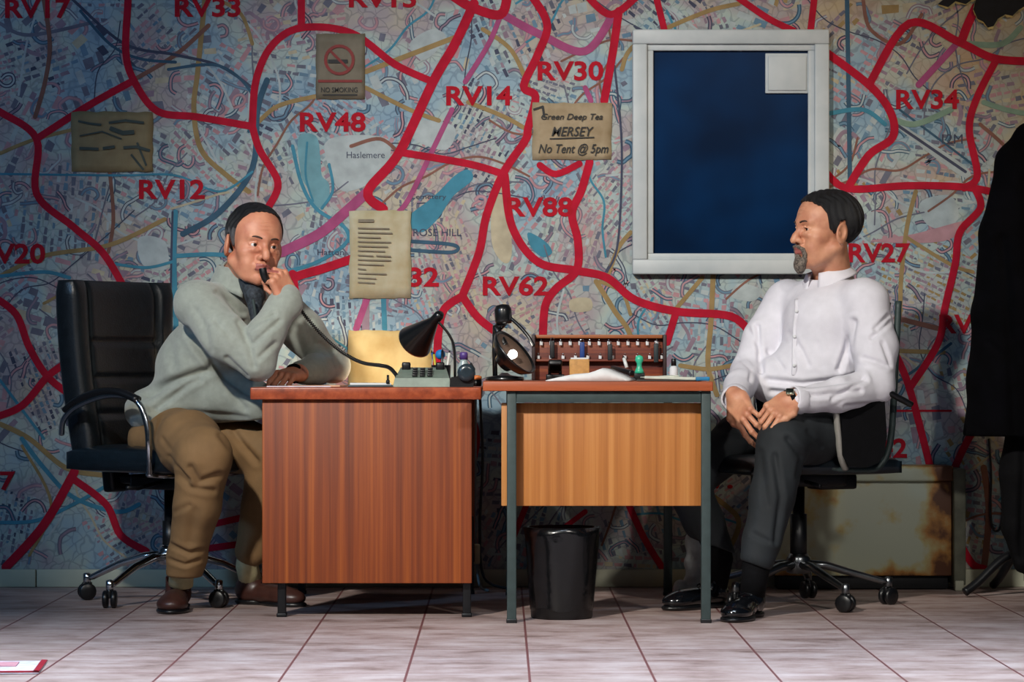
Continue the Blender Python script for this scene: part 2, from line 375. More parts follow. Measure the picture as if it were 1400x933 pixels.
mp_.box(((W(-560, 0)[0]+W(2000, 0)[0])/2, MD+.0022, (W(0, -260)[1]+W(0, 782)[1])/2), (2560/KW, .0026, 1042/KW), 0)
lay = {'house': MD+.0006, 'minor': MD, 'road': MD-.00045, 'red': MD-.0014}
def quad(pts, col, y): mp_.add([(x, y, z) for x, z in [W(*p) for p in pts]], [tuple(range(len(pts)))], MI[col])
# street pattern: districts with their own direction
NS = 330; seeds = np.stack([rng.uniform(-560, 2000, NS), rng.uniform(-260, 790, NS)], 1)
for si in range(NS):
    sx_, sy_ = seeds[si]; kind = rng.choice(['row', 'row', 'row', 'row', 'block', 'open', 'fine'])
    infr = -60 < sx_ < 1460 and -60 < sy_ < 800
    if kind == 'open': 
        dn = .12; pitch, ln = 15., 14.
    elif kind == 'block': dn = .7; pitch, ln = 17., 20.
    elif kind == 'fine': dn = .9; pitch, ln = 8., 8.
    else: dn = .88; pitch, ln = 10.5, 11.
    if not infr: pitch *= 2; ln *= 2
    an = rng.uniform(0, math.pi); ca, sa = math.cos(an), math.sin(an); R_ = 75
    pal = [['pink', 'pink', 'grey', 'mauvegrey', 'white'], ['grey', 'blue', 'white', 'mauvegrey', 'dark'], ['pink', 'cream', 'grey', 'mauvegrey', 'pink'], ['blue', 'grey', 'white', 'grey', 'pink']][rng.integers(4)]
    if sx_ > 1050 and rng.random() < .7: pal = ['pink', 'cream', 'grey', 'mauvegrey', 'ochre']
    u = -R_; row = 0
    while u < R_:
        v_ = -R_+rng.uniform(0, 5)
        th = pitch*(.52 if kind != 'block' else rng.uniform(.45, .75))
        while v_ < R_:
            l_ = ln*rng.uniform(.5, 1.4); 
            cx = sx_+ca*(v_+l_/2)-sa*u; cy = sy_+sa*(v_+l_/2)+ca*u
            if rng.random() < dn and -560 < cx < 1990 and -255 < cy < 775:
                d2 = ((seeds-(cx, cy))**2).sum(1)
                if d2.argmin() == si:
                    l2 = l_*.8/2; t2 = th/2*rng.uniform(.6, 1.1); q = []
                    for a, b_ in ((-l2, -t2), (l2, -t2), (l2, t2), (-l2, t2)):
                        a += rng.uniform(-1, 1); b_ += rng.uniform(-.7, .7); q.append((cx+ca*a-sa*b_, cy+sa*a+ca*b_))
                    quad(q, pal[rng.integers(5)], MD+.00078-(si % 12)*2e-5)
            v_ += l_
        u += pitch; row += 1
RC_ = [0]
def ribbon(pts, w, col, y, sm=True, cap=True):
    RC_[0] += 1; y -= (RC_[0] % 20)*2e-5 if col not in ('red', 'mauve') else 0
    p2 = crom([(a, b, 0) for a, b in pts], 7) if sm and len(pts) > 2 else [Vector((a, b, 0)) for a, b in pts]
    L_, R2 = [], []
    for i, p in enumerate(p2):
        t = (p2[min(i+1, len(p2)-1)]-p2[max(i-1, 0)]).normalized(); n = Vector((-t.y, t.x, 0))*w/2; L_.append(p+n); R2.append(p-n)
    vs = [(W(p.x, p.y)[0], y, W(p.x, p.y)[1]) for p in L_+R2]; n = len(p2)
    mp_.add(vs, [(i, i+1, n+i+1, n+i) for i in range(n-1)], MI[col])
    if cap:
        for e, e2 in ((p2[0], p2[1]), (p2[-1], p2[-2])):
            a0 = math.atan2(e.y-e2.y, e.x-e2.x)
            mp_.add([(W(e.x+w/2*math.cos(a0-math.pi/2+k*math.pi/6), 0)[0], y, W(0, e.y+w/2*math.sin(a0-math.pi/2+k*math.pi/6))[1]) for k in range(7)], [tuple(range(7))], MI[col])
        for e in ():
            mp_.add([(W(e.x+w/2*math.cos(k*.7854), e.y+w/2*math.sin(k*.7854))[0], y-.000004, W(e.x, e.y+w/2*math.sin(k*.7854))[1]) for k in range(8)], [tuple(range(8))], MI[col])
# random small streets and streams
for _ in range(150):
    x, y = rng.uniform(-200, 1600), rng.uniform(-80, 770); a = rng.uniform(0, 6.28); pts = [(x, y)]
    for k in range(rng.integers(3, 7)):
        a += rng.uniform(-.6, .6); x += 38*math.cos(a); y += 38*math.sin(a)
        if not -240 < y < 770: break
        pts.append((x, y))
    if len(pts) > 1:
        c = ['white', 'dark', 'grey', 'grey', 'water', 'brown', 'white', 'cream'][rng.integers(8)]
        ribbon(pts, {'dark': 1.6, 'grey': 2, 'water': 3}.get(c, 3.), c, lay['minor'])
for _ in range(900):
    x, y = rng.uniform(-60, 1460), rng.uniform(-60, 770); a = rng.uniform(0, 6.28); pts = [(x, y)]; tw = rng.uniform(-.9, .9)
    for k in range(rng.integers(3, 8)):
        a += tw+rng.uniform(-.5, .5); x += 8*math.cos(a); y += 8*math.sin(a); pts.append((x, y))
    if min(q[1] for q in pts) < -240 or max(q[1] for q in pts) > 775: continue
    ribbon(pts, rng.uniform(4.5, 6), ['dark', 'grey', 'slate', 'mauvegrey'][rng.integers(4)], MD+.0005, cap=False); RC_[0] -= 1; ribbon(pts, rng.uniform(2, 3), ['pink', 'pink', 'white', 'mauvegrey', 'blue'][rng.integers(5)], MD+.00049, cap=False)
# parks, lake, station yard
def blob(pts, col, y=lay['minor']):
    RC_[0] += 1; y -= (RC_[0] % 20)*2e-5-1e-5; quad([(p.x, p.y) for p in crom([(a, b, 0) for a, b in pts], 5, True)], col, y)
blob([(408,188),(432,186),(438,215),(440,240),(450,252),(448,278),(432,284),(424,262),(412,240)], 'lake')
blob([(556,300),(585,275),(600,262),(622,240),(640,232),(646,246),(620,268),(598,300),(575,318)], 'water')
blob([(722,318),(745,330),(755,345),(742,352),(726,338)], 'water')
blob([(560,60),(590,40),(610,52),(580,82)], 'white'); blob([(780,410),(806,408),(808,424),(782,426)], 'cream')
blob([(675,250),(690,250),(700,340),(690,360),(672,330)], 'cream'); blob([(1010,388),(1040,396),(1030,412),(1000,406)], 'white')
blob([(1260,275),(1300,268),(1310,300),(1280,312),(1262,300)], 'white'); blob([(1185,296),(1200,290),(1204,316),(1190,320)], 'white')
blob([(190,325),(225,330),(228,368),(195,362)], 'white'); blob([(560,165),(620,172),(610,205),(565,190)], 'white')
blob([(450,190),(530,190),(520,240),(470,262),(450,230)], 'white'); blob([(1215,165),(1232,170),(1320,228),(1312,240)], 'white', lay['minor']-.0001)
blob([(1190,330),(1250,320),(1330,300),(1290,330)], 'pink')
# secondary roads
O = [([(60,0),(68,60),(62,110),(48,160)],6,'brown'), ([(280,0),(276,40),(270,100),(265,150),(275,205),(310,240),(340,262)],7,'ochre'), ([(285,35),(240,75),(185,108)],6,'brown'),
 ([(0,210),(50,190),(140,168)],5,'ochre'), ([(150,235),(155,300),(148,345)],5,'brown'), ([(0,378),(60,350),(150,335),(225,300)],6,'ochre'), ([(350,170),(380,145),(430,132)],6,'ochre'),
 ([(500,120),(560,150),(600,165)],6,'ochre'), ([(500,98),(560,75),(625,50)],7,'ochre'), ([(660,40),(700,70),(727,130)],6,'ochre'), ([(640,140),(690,160),(725,180)],6,'ochre'),
 ([(850,95),(870,60),(960,18),(1010,5)],6,'ochre'), ([(830,380),(845,340),(862,318)],6,'ochre'), ([(815,385),(840,425),(862,460),(868,520)],7,'ochre'), ([(862,430),(850,400),(820,385)],5,'ochre'),
 ([(975,375),(972,440),(968,500),(980,540)],7,'ochre'), ([(922,425),(960,380)],6,'ochre'), ([(930,500),(968,505),(1000,500)],6,'ochre'), ([(1252,262),(1240,310),(1232,380),(1230,430),(1222,480)],6,'ochre'),
 ([(1240,325),(1300,362),(1330,372)],5,'ochre'), ([(1225,435),(1285,450)],7,'brown'), ([(1228,480),(1290,482)],6,'ochre'), ([(0,580),(40,600),(90,640),(140,650)],7,'ochre'), ([(30,610),(70,690),(40,760)],4,'ochre'),
 ([(1180,0),(1190,40),(1230,60),(1260,20)],5,'brown'), ([(1340,170),(1380,210),(1370,250)],5,'brown'), ([(480,200),(520,190),(548,212)],5,'brown'), ([(1225,562),(1300,562)],3,'deepred'), ([(60,415),(110,395),(200,400)],4,'ochre'),
 ([(345,60),(330,20),(300,0)],5,'ochre'), ([(0,32),(40,48),(130,30)],5,'grey'), ([(700,590),(760,620),(820,690)],6,'ochre'), ([(930,650),(990,690),(1010,720),(980,780)],7,'ochre'), ([(1345,640),(1352,700),(1345,780)],9,'brown')]
for p, w, c in O: ribbon(p, w, c, lay['road'])
# water and rail
B = [([(240,290),(238,360),(242,480)],7,'water'), ([(236,290),(234,370),(234,470)],3,'dark'), ([(242,350),(290,348),(340,352)],6,'water'), ([(0,378),(60,372),(95,380)],5,'water'), ([(150,360),(200,366),(236,358)],4,'water'),
 ([(400,200),(412,250),(432,285),(470,310),(478,330)],5,'water'), ([(390,372),(430,360),(465,340),(480,322)],5,'water'), ([(440,285),(455,260),(450,225)],4,'water'), ([(524,400),(526,450)],7,'water'), ([(365,110),(352,150),(345,230),(300,290),(250,320)],8,'slate'),
 ([(345,235),(300,262),(240,240),(160,240),(0,238)],3,'water'), ([(1158,0),(1160,120),(1162,250)],6,'slate'), ([(1135,155),(1180,150),(1210,170)],6,'water'), ([(1215,160),(1250,170),(1300,150)],8,'green'), ([(1225,170),(1320,235)],4,'dark'),
 ([(1325,60),(1370,60),(1395,38)],8,'green'), ([(1345,140),(1375,150),(1400,155)],7,'green'), ([(30,600),(60,640),(100,680),(160,700),(190,690)],6,'water'), ([(0,715),(50,712),(100,690),(150,662)],5,'water'), ([(110,15),(150,60),(190,80),(240,85)],4,'slate'),
 ([(100,0),(170,60),(240,75),(300,90),(345,120)],4,'dark'), ([(230,95),(300,90),(345,130),(340,180)],4,'slate'), ([(840,90),(850,200),(845,330),(830,372)],3,'dark'), ([(1200,540),(1260,500),(1300,470)],4,'slate'), ([(560,330),(620,335),(618,345),(560,342)],5,'slate'),
 ([(1230,150),(1330,225)],3,'slate'), ([(0,520),(30,560),(60,600)],4,'water'), ([(500,400),(500,450)],10,'mauvegrey'), ([(420,195),(418,240),(428,275)],3,'water')]
for p, w, c in B: ribbon(p, w, c, lay['road']-.00045)
# main roads
RD = [([(175,-40),(175,0),(172,70),(183,110),(215,152),(270,160),(345,173)],10), ([(183,110),(120,145),(50,190)],10), ([(-40,130),(0,153),(50,190),(50,265),(100,310),(140,345),(168,390)],10),
 ([(345,173),(350,110),(372,62),(412,38),(480,45),(540,88),(592,112)],10), ([(412,-40),(412,38)],10), ([(345,173),(355,205),(380,250),(366,285)],10), ([(648,5),(622,60),(592,112),(545,210),(503,262),(524,286)],13),
 ([(620,-5),(645,10),(684,20),(694,-8)],13), ([(545,208),(640,224),(688,238)],10), ([(724,-10),(748,33),(735,75),(716,118),(732,132),(722,175),(718,192),(688,237),(665,295),(655,345),(632,405)],11), ([(632,405),(655,436),(690,462)],11),
 ([(632,405),(608,422),(600,450),(597,500)],11), ([(802,-6),(835,20),(872,-6)],10), ([(846,15),(838,70),(826,138)],11), ([(738,226),(760,238),(792,224)],9), ([(806,222),(795,260),(782,292),(790,330),(788,370),(760,395),(745,420),(742,470)],11),
 ([(690,240),(700,310),(735,358),(788,370),(830,380),(868,410),(925,426),(1000,433),(1030,462)],11), ([(924,428),(912,468)],10), ([(896,-8),(908,40)],9), ([(1002,-8),(1050,25),(1085,42)],9), ([(1114,-8),(1108,42)],9),
 ([(1130,72),(1190,118),(1218,155),(1220,188),(1188,212),(1160,255)],11), ([(1190,112),(1243,32),(1310,57),(1360,80),(1420,84)],11), ([(1314,58),(1322,36),(1334,10)],12), ([(1362,82),(1335,135),(1325,178),(1336,240),(1318,257)],10),
 ([(1128,235),(1160,258),(1240,254),(1320,256),(1380,268)],10), ([(1334,260),(1340,285),(1312,318),(1306,360),(1292,420),(1282,470),(1243,532)],10), ([(1222,480),(1243,530),(1272,640)],10), ([(1336,580),(1318,612),(1296,660)],10),
 ([(-10,405),(22,430),(40,475),(65,515),(100,543)],10), ([(90,497),(65,515),(30,555),(-10,572)],10), ([(102,645),(60,718),(8,776)],12), ([(100,655),(145,690),(165,732),(200,754)],10), ([(270,722),(340,706)],9), ([(270,752),(345,742)],9), ([(385,398),(402,380),(440,368),(482,354)],12), ([(400,375),(404,408)],12),
 ([(855,680),(880,735),(905,776)],9), ([(720,690),(700,740)],8), ([(800,700),(760,730)],7), ([(1315,748),(1330,772),(1345,778)],10), ([(640,560),(652,600),(640,660)],9)]
for i, (p, w) in enumerate(RD): ribbon(p, w, 'red', lay['red']-.00002*i)
for p, w in (([(503,262),(470,292),(436,320),(385,345)],14), ([(684,18),(740,48),(800,70),(838,20)],11), ([(684,22),(668,60),(636,112)],7), ([(618,150),(594,200),(560,270),(545,290)],7), ([(1308,60),(1256,116)],9), ([(505,400),(487,450)],9), ([(800,120),(808,138)],7)):
    ribbon(p, w, 'mauve', lay['red']+.00005)
# printed colour legends of small place names
small = [('Cemetery',585,270,50,9), ('ROSE HILL',598,318,66,10), ('12M',1302,190,28,13), ('Haslemere',500,212,52,9), ('Hatton',452,345,36,8), ('Station',890,360,0,0)]
for t_, x, y, w, h in small[:5]:
    vs, fs = text_geo(t_, w, h); mp_.add([(W(x-w/2+a, 0)[0], lay['red']+.0001, W(0, y+h/2-b)[1]) for a, b in vs], fs, MI['dark'])
for m_ in mapmats: m_.node_tree.nodes['Principled BSDF'].inputs['Specular IOR Level'].default_value = .12
wm = mp_.build('wall_map', mapmats); setp(wm, 'huge printed street map covering the whole back wall', 'map')
for t_, x, y, w, h in [('RV17',52,12,90,27),('RV33',284,10,90,27),('RV13',523,-2,92,25),('RV30',780,97,90,27),('RV14',655,131,90,27),('RV48',455,167,90,27),('RV12',235,259,90,27),('RV20',16,347,92,28),('RV88',738,283,90,27),('RV62',705,391,90,27),
                        ('RV32',554,379,92,27),('RV34',1268,136,86,27),('RV27',1202,346,84,27),('RV36',1326,443,84,27),('RV42',1198,613,84,27),('RV57',-24,658,90,26),('RV.',972,657,60,23),('RV51',1530,300,90,27)]:
    vs, fs = text_geo(t_, w, h, .028); MB().add([(W(x-w/2+a, 0)[0], MD-.0024, W(0, y+h/2-b)[1]) for a, b in vs], fs, 0).build('lettering', mapmats[MI['deepred']], wm, (0, 0, 0), 'bold red lettering '+t_)

# ================================================================ papers on the wall
def sheet(name, label, cat, x0, y0, x1, y1, m, D=MD-.0026, jit=2, curl=.004, group=None, nx=10, nz=8, dirt=None):
    """a slightly buckled sheet with uneven edges, real thickness"""
    w = F/D; r = random.Random(x0+y0)
    o = thing(name, label, cat, ((((x0+x1)/2)-VX)/w, D, CZ-(y1-HY)/w), 0, group)
    vs = []; fs = []
    for s_ in (0, 1):
        r = random.Random(int(x0+y0))
        for j in range(nz+1):
            for i in range(nx+1):
                u, v = i/nx, j/nz; e = (i in (0, nx)) or (j in (0, nz))
                px = x0+(x1-x0)*u+(r.uniform(-jit, jit)*.5 if e else 0); py = y1+(y0-y1)*v+(r.uniform(-jit, jit)*.5 if e else 0)
                yy = D-curl*(.5+.5*math.sin(u*5+v*3+x0))*(abs(2*u-1)**2+abs(2*v-1)**2)*.6+(0 if s_ == 0 else .0008)
                vs.append(((px-VX)/w, yy, CZ-(py-HY)/w))
    n = (nx+1)*(nz+1)
    for j in range(nz):
        for i in range(nx):
            a = j*(nx+1)+i; fs.append((a, a+1, a+nx+2, a+nx+1)); fs.append((n+a, n+a+nx+1, n+a+nx+2, n+a+1))
    ring = [i for i in range(nx+1)]+[j*(nx+1)+nx for j in range(1, nz+1)]+[nz*(nx+1)+i for i in range(nx-1, -1, -1)]+[j*(nx+1) for j in range(nz-1, 0, -1)]
    for a, b in zip(ring, ring[1:]+ring[:1]): fs.append((a, n+a, n+b, b))
    MB().add(vs, fs, 0, True).build('sheet', m, o)
    return o, w
def ink(o, w, D, items, m, name, label=None):
    g = MB()
    for it in items:
        if it[0] == 't':
            _, t_, x, y, ww, h, sl = it; vs, fs = text_geo(t_, ww, h, .012, sl); g.add([((x-ww/2+a-VX)/w, D, CZ-(y+h/2-b-HY)/w) for a, b in vs], fs)
        elif it[0] == 'l':
            _, pts, th = it; p2 = [Vector((a, b, 0)) for a, b in pts]
            for a, b in zip(p2[:-1], p2[1:]):
                t = (b-a).normalized(); n = Vector((-t.y, t.x, 0))*th/2
                g.add([((q.x-VX)/w, D-(len(g.f) % 4)*2e-5, CZ-(q.y-HY)/w) for q in (a+n-t*.3*th, b+n+t*.3*th, b-n+t*.3*th, a-n-t*.3*th)], [(0, 1, 2, 3)])
    return g.build(name, m, o, None, label)
m_note = mat('brown_paper', (128,114,82), .8, 0, .15, 22, .3, 60, rgb2=(118,102,72)); m_note2 = mat('aged_card', (158,142,116), .8, 0, .1, 16, rgb2=(134,116,88))
m_note3 = mat('aged_list_paper', (176,170,146), .8, 0, .08, 14, rgb2=(158,146,112)); m_note4 = mat('kraft_paper', (196,176,126), .8, 0, .1, 9, rgb2=(168,140,86)); m_sign = mat('yellowed_sign', (112,104,88), .7, 0, .1, 14, rgb2=(92,84,68))
m_ink = mat('dark_ink', (34,34,34), .7); m_inkg = mat('green_black_ink', (44,56,52), .7); m_inkr = mat('sign_red', (120,36,34), .7); m_inkf = mat('faded_ink', (120,112,96), .8)
o, w = sheet('paper_note', 'crumpled brown paper with dark brush strokes, left of the no smoking sign', 'note', 98, 153, 209, 235, m_note)
ink(o, w, MD-.0088, [('l', [(108,166),(122,169),(138,171)], 3), ('l', [(150,168),(172,165),(196,168)], 3.5), ('l', [(152,176),(168,182),(182,181)], 6), ('l', [(110,203),(134,204)], 4), ('l', [(142,203),(156,201)], 4), ('l', [(170,202),(188,201),(204,206)], 4), ('l', [(180,212),(196,232)], 3), ('l', [(188,196),(200,226)], 3), ('l', [(110,186),(140,180),(166,190)], 2)], m_inkg, 'brush_strokes')
o, w = sheet('no_smoking_sign', 'yellowed no smoking sign with a red ring symbol', 'sign', 432, 46, 499, 136, m_sign, curl=.002, jit=1)
ci = [(464+19*math.cos(a*.2618), 82+19*math.sin(a*.2618)) for a in range(25)]
ink(o, w, MD-.0068, [('l', ci, 4), ('l', [(450,68),(478,96)], 3.5), ('l', [(436,111),(494,111)], 3.5)], m_inkr, 'red_ring')
ink(o, w, MD-.0064, [('l', [(450,84),(474,84)], 5)], m_ink, 'cigarette_symbol')
ink(o, w, MD-.0064, [('t', 'NO SMOKING', 464, 123, 50, 7, 0), ('l', [(442,130),(488,130)], 2)], m_ink, 'sign_text')
o, w = sheet('handwritten_note', 'tan card with large handwritten capitals, under the RV30 lettering', 'note', 728, 141, 836, 219, m_note2, curl=.003)
ink(o, w, MD-.008, [('t', 'Green Deep Tea', 782, 161, 84, 11, .3), ('t', 'MERSEY', 783, 180, 58, 13, .3), ('t', 'No Tent @ 5pm', 784, 205, 96, 17, .3), ('l', [(752,190),(812,188)], 1.6), ('l', [(730,150),(742,146),(744,160)], 3)], m_ink, 'handwriting')
o, w = sheet('typed_list', 'stained sheet of faint typed lines, pinned above the brown kraft paper', 'paper', 478, 288, 562, 408, m_note3, curl=.005)
g = [('l', [(491,302),(510,302)], 4)]
for i in range(13):
    y = 312+i*6.2; g.append(('l', [(490,y),(490+[42,46,30,44,40,36,20,44,34,10,38,24,22][i],y+1)], 1.8))
ink(o, w, MD-.0088, g+[('l', [(515,350),(534,351)], 2)], m_inkf, 'typed_lines')
sheet('kraft_paper', 'plain brown kraft paper stuck low on the wall behind the desk lamp', 'paper', 476, 452, 590, 532, m_note4, curl=.006)

# torn corner of the map, upper right
tp = thing('torn_map_patch', 'ragged dark tear in the map at the upper right corner', 'tear', (*W(1340, 0)[:1], MD, W(0, 40)[1]))
pts = [(1282,6),(1296,10),(1306,2),(1320,6),(1334,-4),(1330,12),(1336,26),(1344,30),(1350,38),(1358,36),(1364,26),(1374,20),(1384,22),(1392,14),(1402,8),(1440,16),(1500,-10),(1490,-60),(1290,-60),(1300,-10)]
MB().prism([W(*p) for p in pts], MD-.0040, MD-.0014).build('bare_wall', mat('bare_dark_wall', (12,14,20), .9, 0, .3, 30), tp)
fl = MB(); rr = random.Random(3)
for a, b in zip(pts[:16], pts[1:17]):
    for k in range(2):
        t = k/2; x = a[0]+(b[0]-a[0])*t; y = a[1]+(b[1]-a[1])*t; x2 = a[0]+(b[0]-a[0])*(t+.5); y2 = a[1]+(b[1]-a[1])*(t+.5); h = rr.uniform(2, 5)
        q = [(*W(x, y), -.0048), (*W(x2, y2), -.0048), (*W(x2, y2+h*.6), -.009), (*W((x+x2)/2, (y+y2)/2+h), -.012), (*W(x, y+h*.6), -.009)]
        fl.add([(p[0], MD+p[2], p[1]) for p in q]+[(p[0], MD+p[2]+.0008, p[1]) for p in q], [(0, 1, 2, 3, 4), (9, 8, 7, 6, 5)])
fl.build('curled_paper_edge', mat('torn_paper_edge', (176,158,104), .8, 0, .2, 40), tp)

# ================================================================ window
WD = DW-.045
def rect(x0, y0, x1, y1, D): return PX(x0, D), PZ(y1, D), PX(x1, D), PZ(y0, D)
win = bpy.data.objects.new('window_1', None); C.objects.link(win); win.location = (PX(1000, WD), DW-.004, PZ(375, WD)); ORG['window_1'] = Vector(win.location); win['kind'] = 'structure'
def frame(mb, X0, Z0, X1, Z1, t, y0, y1, bev=.004):
    c = ((X0+X1)/2, (Z0+Z1)/2); yc, dy = (y0+y1)/2, y1-y0
    mb.box((c[0], yc, Z1-t/2), (X1-X0, dy, t), 0, bev); mb.box((c[0], yc, Z0+t/2), (X1-X0, dy, t), 0, bev)
    mb.box((X0+t/2, yc, c[1]), (t, dy, Z1-Z0-2*t+.001), 0, bev); mb.box((X1-t/2, yc, c[1]), (t, dy, Z1-Z0-2*t+.001), 0, bev)
X0, Z0, X1, Z1 = rect(865, 40, 1134, 375, WD)
f_ = MB(); frame(f_, X0, Z0, X1, Z1, .052, DW-.045, DW-.006, .005); f_.build('window_frame', m_frame, win)
f2 = MB(); frame(f2, X0+.048, Z0+.048, X1-.048, Z1-.048, .026, DW-.032, DW-.006, .003); f2.build('glazing_bead', m_frame, win)
gl = bpy.data.materials.new('dark_blue_glass'); gl.use_nodes = True; nt = gl.node_tree; b_ = nt.nodes['Principled BSDF']
tc = nd(nt, 'ShaderNodeTexCoord'); nz = nd(nt, 'ShaderNodeTexNoise'); nz.inputs['Scale'].default_value = 3; nt.links.new(tc.outputs['Object'], nz.inputs['Vector'])
rp = nd(nt, 'ShaderNodeValToRGB'); rp.color_ramp.elements[0].position = .35; rp.color_ramp.elements[0].color = (*lin((0,22,50)), 1); rp.color_ramp.elements[1].position = .7; rp.color_ramp.elements[1].color = (*lin((0,40,80)), 1)
nt.links.new(nz.outputs['Fac'], rp.inputs['Fac']); nt.links.new(rp.outputs['Color'], b_.inputs['Base Color']); b_.inputs['Roughness'].default_value = .25; b_.inputs['Specular IOR Level'].default_value = .12
MB().box(((X0+X1)/2, DW-.012, (Z0+Z1)/2), (X1-X0-.11, .006, Z1-Z0-.11)).build('pane', gl, win)
a0, c0, a1, c1 = rect(1047, 72, 1107, 127, WD); v_ = MB(); v_.box(((a0+a1)/2, DW-.02, (c0+c1)/2), (a1-a0, .012, c1-c0), 0, .003)
v_.box(((a0+a1)/2, DW-.028, (c0+c1)/2), (a1-a0-.02, .006, c1-c0-.02), 0, .002); v_.build('vent_panel', m_frame, win)
# ================================================================ left desk (seen from its end)
def frombelow(): pass
dx0, dx1 = PX(342, 9.10), PX(658, 9.10); tz = PZ(530, 9.10); pz1 = tz-.038
dk = thing('desk', 'red teak desk with a solid end panel, beside the man in the grey jumper', 'desk', ((dx0+dx1)/2, 9.62, 0))
MB().box(((dx0+dx1)/2, 9.63, tz-.019), (dx1-dx0, 1.06, .038), 0, .004).build('tabletop', m_redtop, dk)
ex0, ex1 = PX(358.5, 9.12), PX(645, 9.12); ez = PZ(798, 9.12)
MB().box(((ex0+ex1)/2, 9.13, (pz1+ez)/2), (ex1-ex0, .022, pz1-ez), 0, .002).build('end_panel', m_redwood, dk)
MB().box(((ex0+ex1)/2, 10.12, (pz1+ez)/2), (ex1-ex0, .022, pz1-ez), 0, .002).build('end_panel', m_redwood, dk)
MB().box((ex1-.03, 9.625, pz1-.24), (.018, .96, .47), 0, .002).build('modesty_panel', m_redwood, dk)
for x in (PX(384, 9.12), PX(638, 9.12)):
    for y in (9.165, 10.085):
        MB().box((x, y, ez/2+.08), (.026, .03, ez+.16), 0, .003).box((x, y, .006), (.032, .036, .012), 0, .003).build('leg', m_blackmetal, dk)
for y in (9.165, 10.085): MB().box(((PX(384, 9.12)+PX(638, 9.12))/2, y, ez+.03), (.54, .02, .03), 0, .002).build('stretcher', m_blackmetal, dk)

# ================================================================ right desk
rz = PZ(522, 8.92); rx0, rx1 = PX(660, 8.92), PX(975, 8.92)
rd = thing('desk', 'lighter oak desk on green-grey steel legs, beside the man in the white shirt', 'desk', ((rx0+rx1)/2, 9.5, 0))
MB().box(((rx0+rx1)/2, 9.50, rz-.0145), (rx1-rx0, 1.16, .029), 0, .003).build('tabletop', m_orangetop, rd)
lx = [(PX(693, 8.95)+PX(706, 8.95))/2, (PX(958, 8.95)+PX(972, 8.95))/2]; lzt = rz-.029
for i, x in enumerate(lx):
    for y in (8.95, 10.02):
        xx = x-(.055 if (i and y > 9.5) else 0)
        MB().box((xx, y, lzt/2), (.029, .029, lzt), 0, .003).box((xx, y, .006), (.033, .033, .012), 1, .002).build('leg', [m_steel, m_blackplastic], rd)
for y in (8.95, 10.02): MB().box(((lx[0]+lx[1])/2, y, lzt-.018), (lx[1]-lx[0]-.03, .026, .034), 0, .002).build('rail', m_steel, rd)
for x in (lx[0], lx[1]-.03): MB().box((x, 9.485, lzt-.018), (.026, 1.04, .034), 0, .002).build('rail', m_steel, rd)
pa, pb, pc, pd = PX(685.5, 9.0), PX(960, 9.0), PZ(692, 9.0), lzt-.037
MB().box(((pa+pb)/2, 9.0, (pc+pd)/2), (pb-pa, .018, pd-pc), 0, .002).build('modesty_panel', m_lightwood, rd)

# ================================================================ waste bin with liner
m_liner = mat('bin_liner', (9,10,12), .22, 0, .3, 30, .5, 40)
bx, by = PX(768, 9.12), 9.13
bn = thing('waste_bin', 'black waste bin with a plastic liner under the oak desk', 'waste bin', (bx, by, 0))
MB().lathe([(.092, 0), (.096, .004), (.108, .26), (.113, .262), (.113, .272), (.104, .272), (.088, .012), (0.001, .012)], 0, 28, Matrix.Translation((bx, by, 0)), cap=False).build('bin_body', mat('bin_black', (7,7,9), .5), bn)
ln = MB(); n = 36; vs = []; fs = []
for j, (r, z) in enumerate([(.099, .03), (.106, .12), (.1125, .225), (.117, .262), (.1165, .284), (.108, .284), (.098, .2), (.085, .09)]):
    for k in range(n):
        q = 2*math.pi*k/n; rr_ = r+(.0022*math.sin(7*q+j)+.0016*math.sin(11*q-j*2))*(1 if 0 < j < 6 else .2); zz = z+(.006*math.sin(5*q+j) if j in (0, 3) else 0)
        vs.append((bx+rr_*math.cos(q), by+rr_*math.sin(q), zz))
for j in range(7):
    for k in range(n): fs.append((j*n+k, j*n+(k+1) % n, (j+1)*n+(k+1) % n, (j+1)*n+k))
ln.add(vs, fs, 0, True); ln.build('liner', m_liner, bn)

# ================================================================ chairs
def castor(parent, x, y, a):
    g = MB(); T = Matrix.Translation((x, y, 0)) @ Matrix.Rotation(a, 4, 'Z')
    for s in (-1, 1):
        M = T @ Matrix.Translation((0, s*.0135, .029)) @ Matrix.Rotation(math.pi/2, 4, 'X')
        g.lathe([(.006, -.009), (.024, -.009), (.029, -.005), (.029, .005), (.024, .009), (.006, .009)], 0, 18, M)
    g.box((-.0, 0, .046), (.034, .012, .028), 0, .004, M=T)
    return g.build('castor', m_blackplastic, parent, (0, 0, 0))
def star(parent, rad, angs, hub_z, colr, hubr=.04):
    for a in angs:
        T = Matrix.Rotation(a, 4, 'Z')
        MB().tube([T @ Vector(p) for p in ((.02, 0, hub_z), (.09, 0, hub_z-.004), (.18, 0, hub_z-.03), (rad-.02, 0, .078), (rad+.004, 0, .074))], [.02, .018, .015, .013, .012], 0, 10, flat=.8).lathe([(.011, .058), (.013, .06), (.013, .088), (.006, .092)], 0, 12, T @ Matrix.Translation((rad, 0, 0))).build('leg', colr, parent, (0, 0, 0))
        castor(parent, rad*math.cos(a), rad*math.sin(a), a+.6)
    MB().lathe([(.03, hub_z-.03), (hubr, hub_z-.025), (hubr, hub_z+.02), (.03, hub_z+.035)], 0, 20).build('hub', colr, parent, (0, 0, 0))
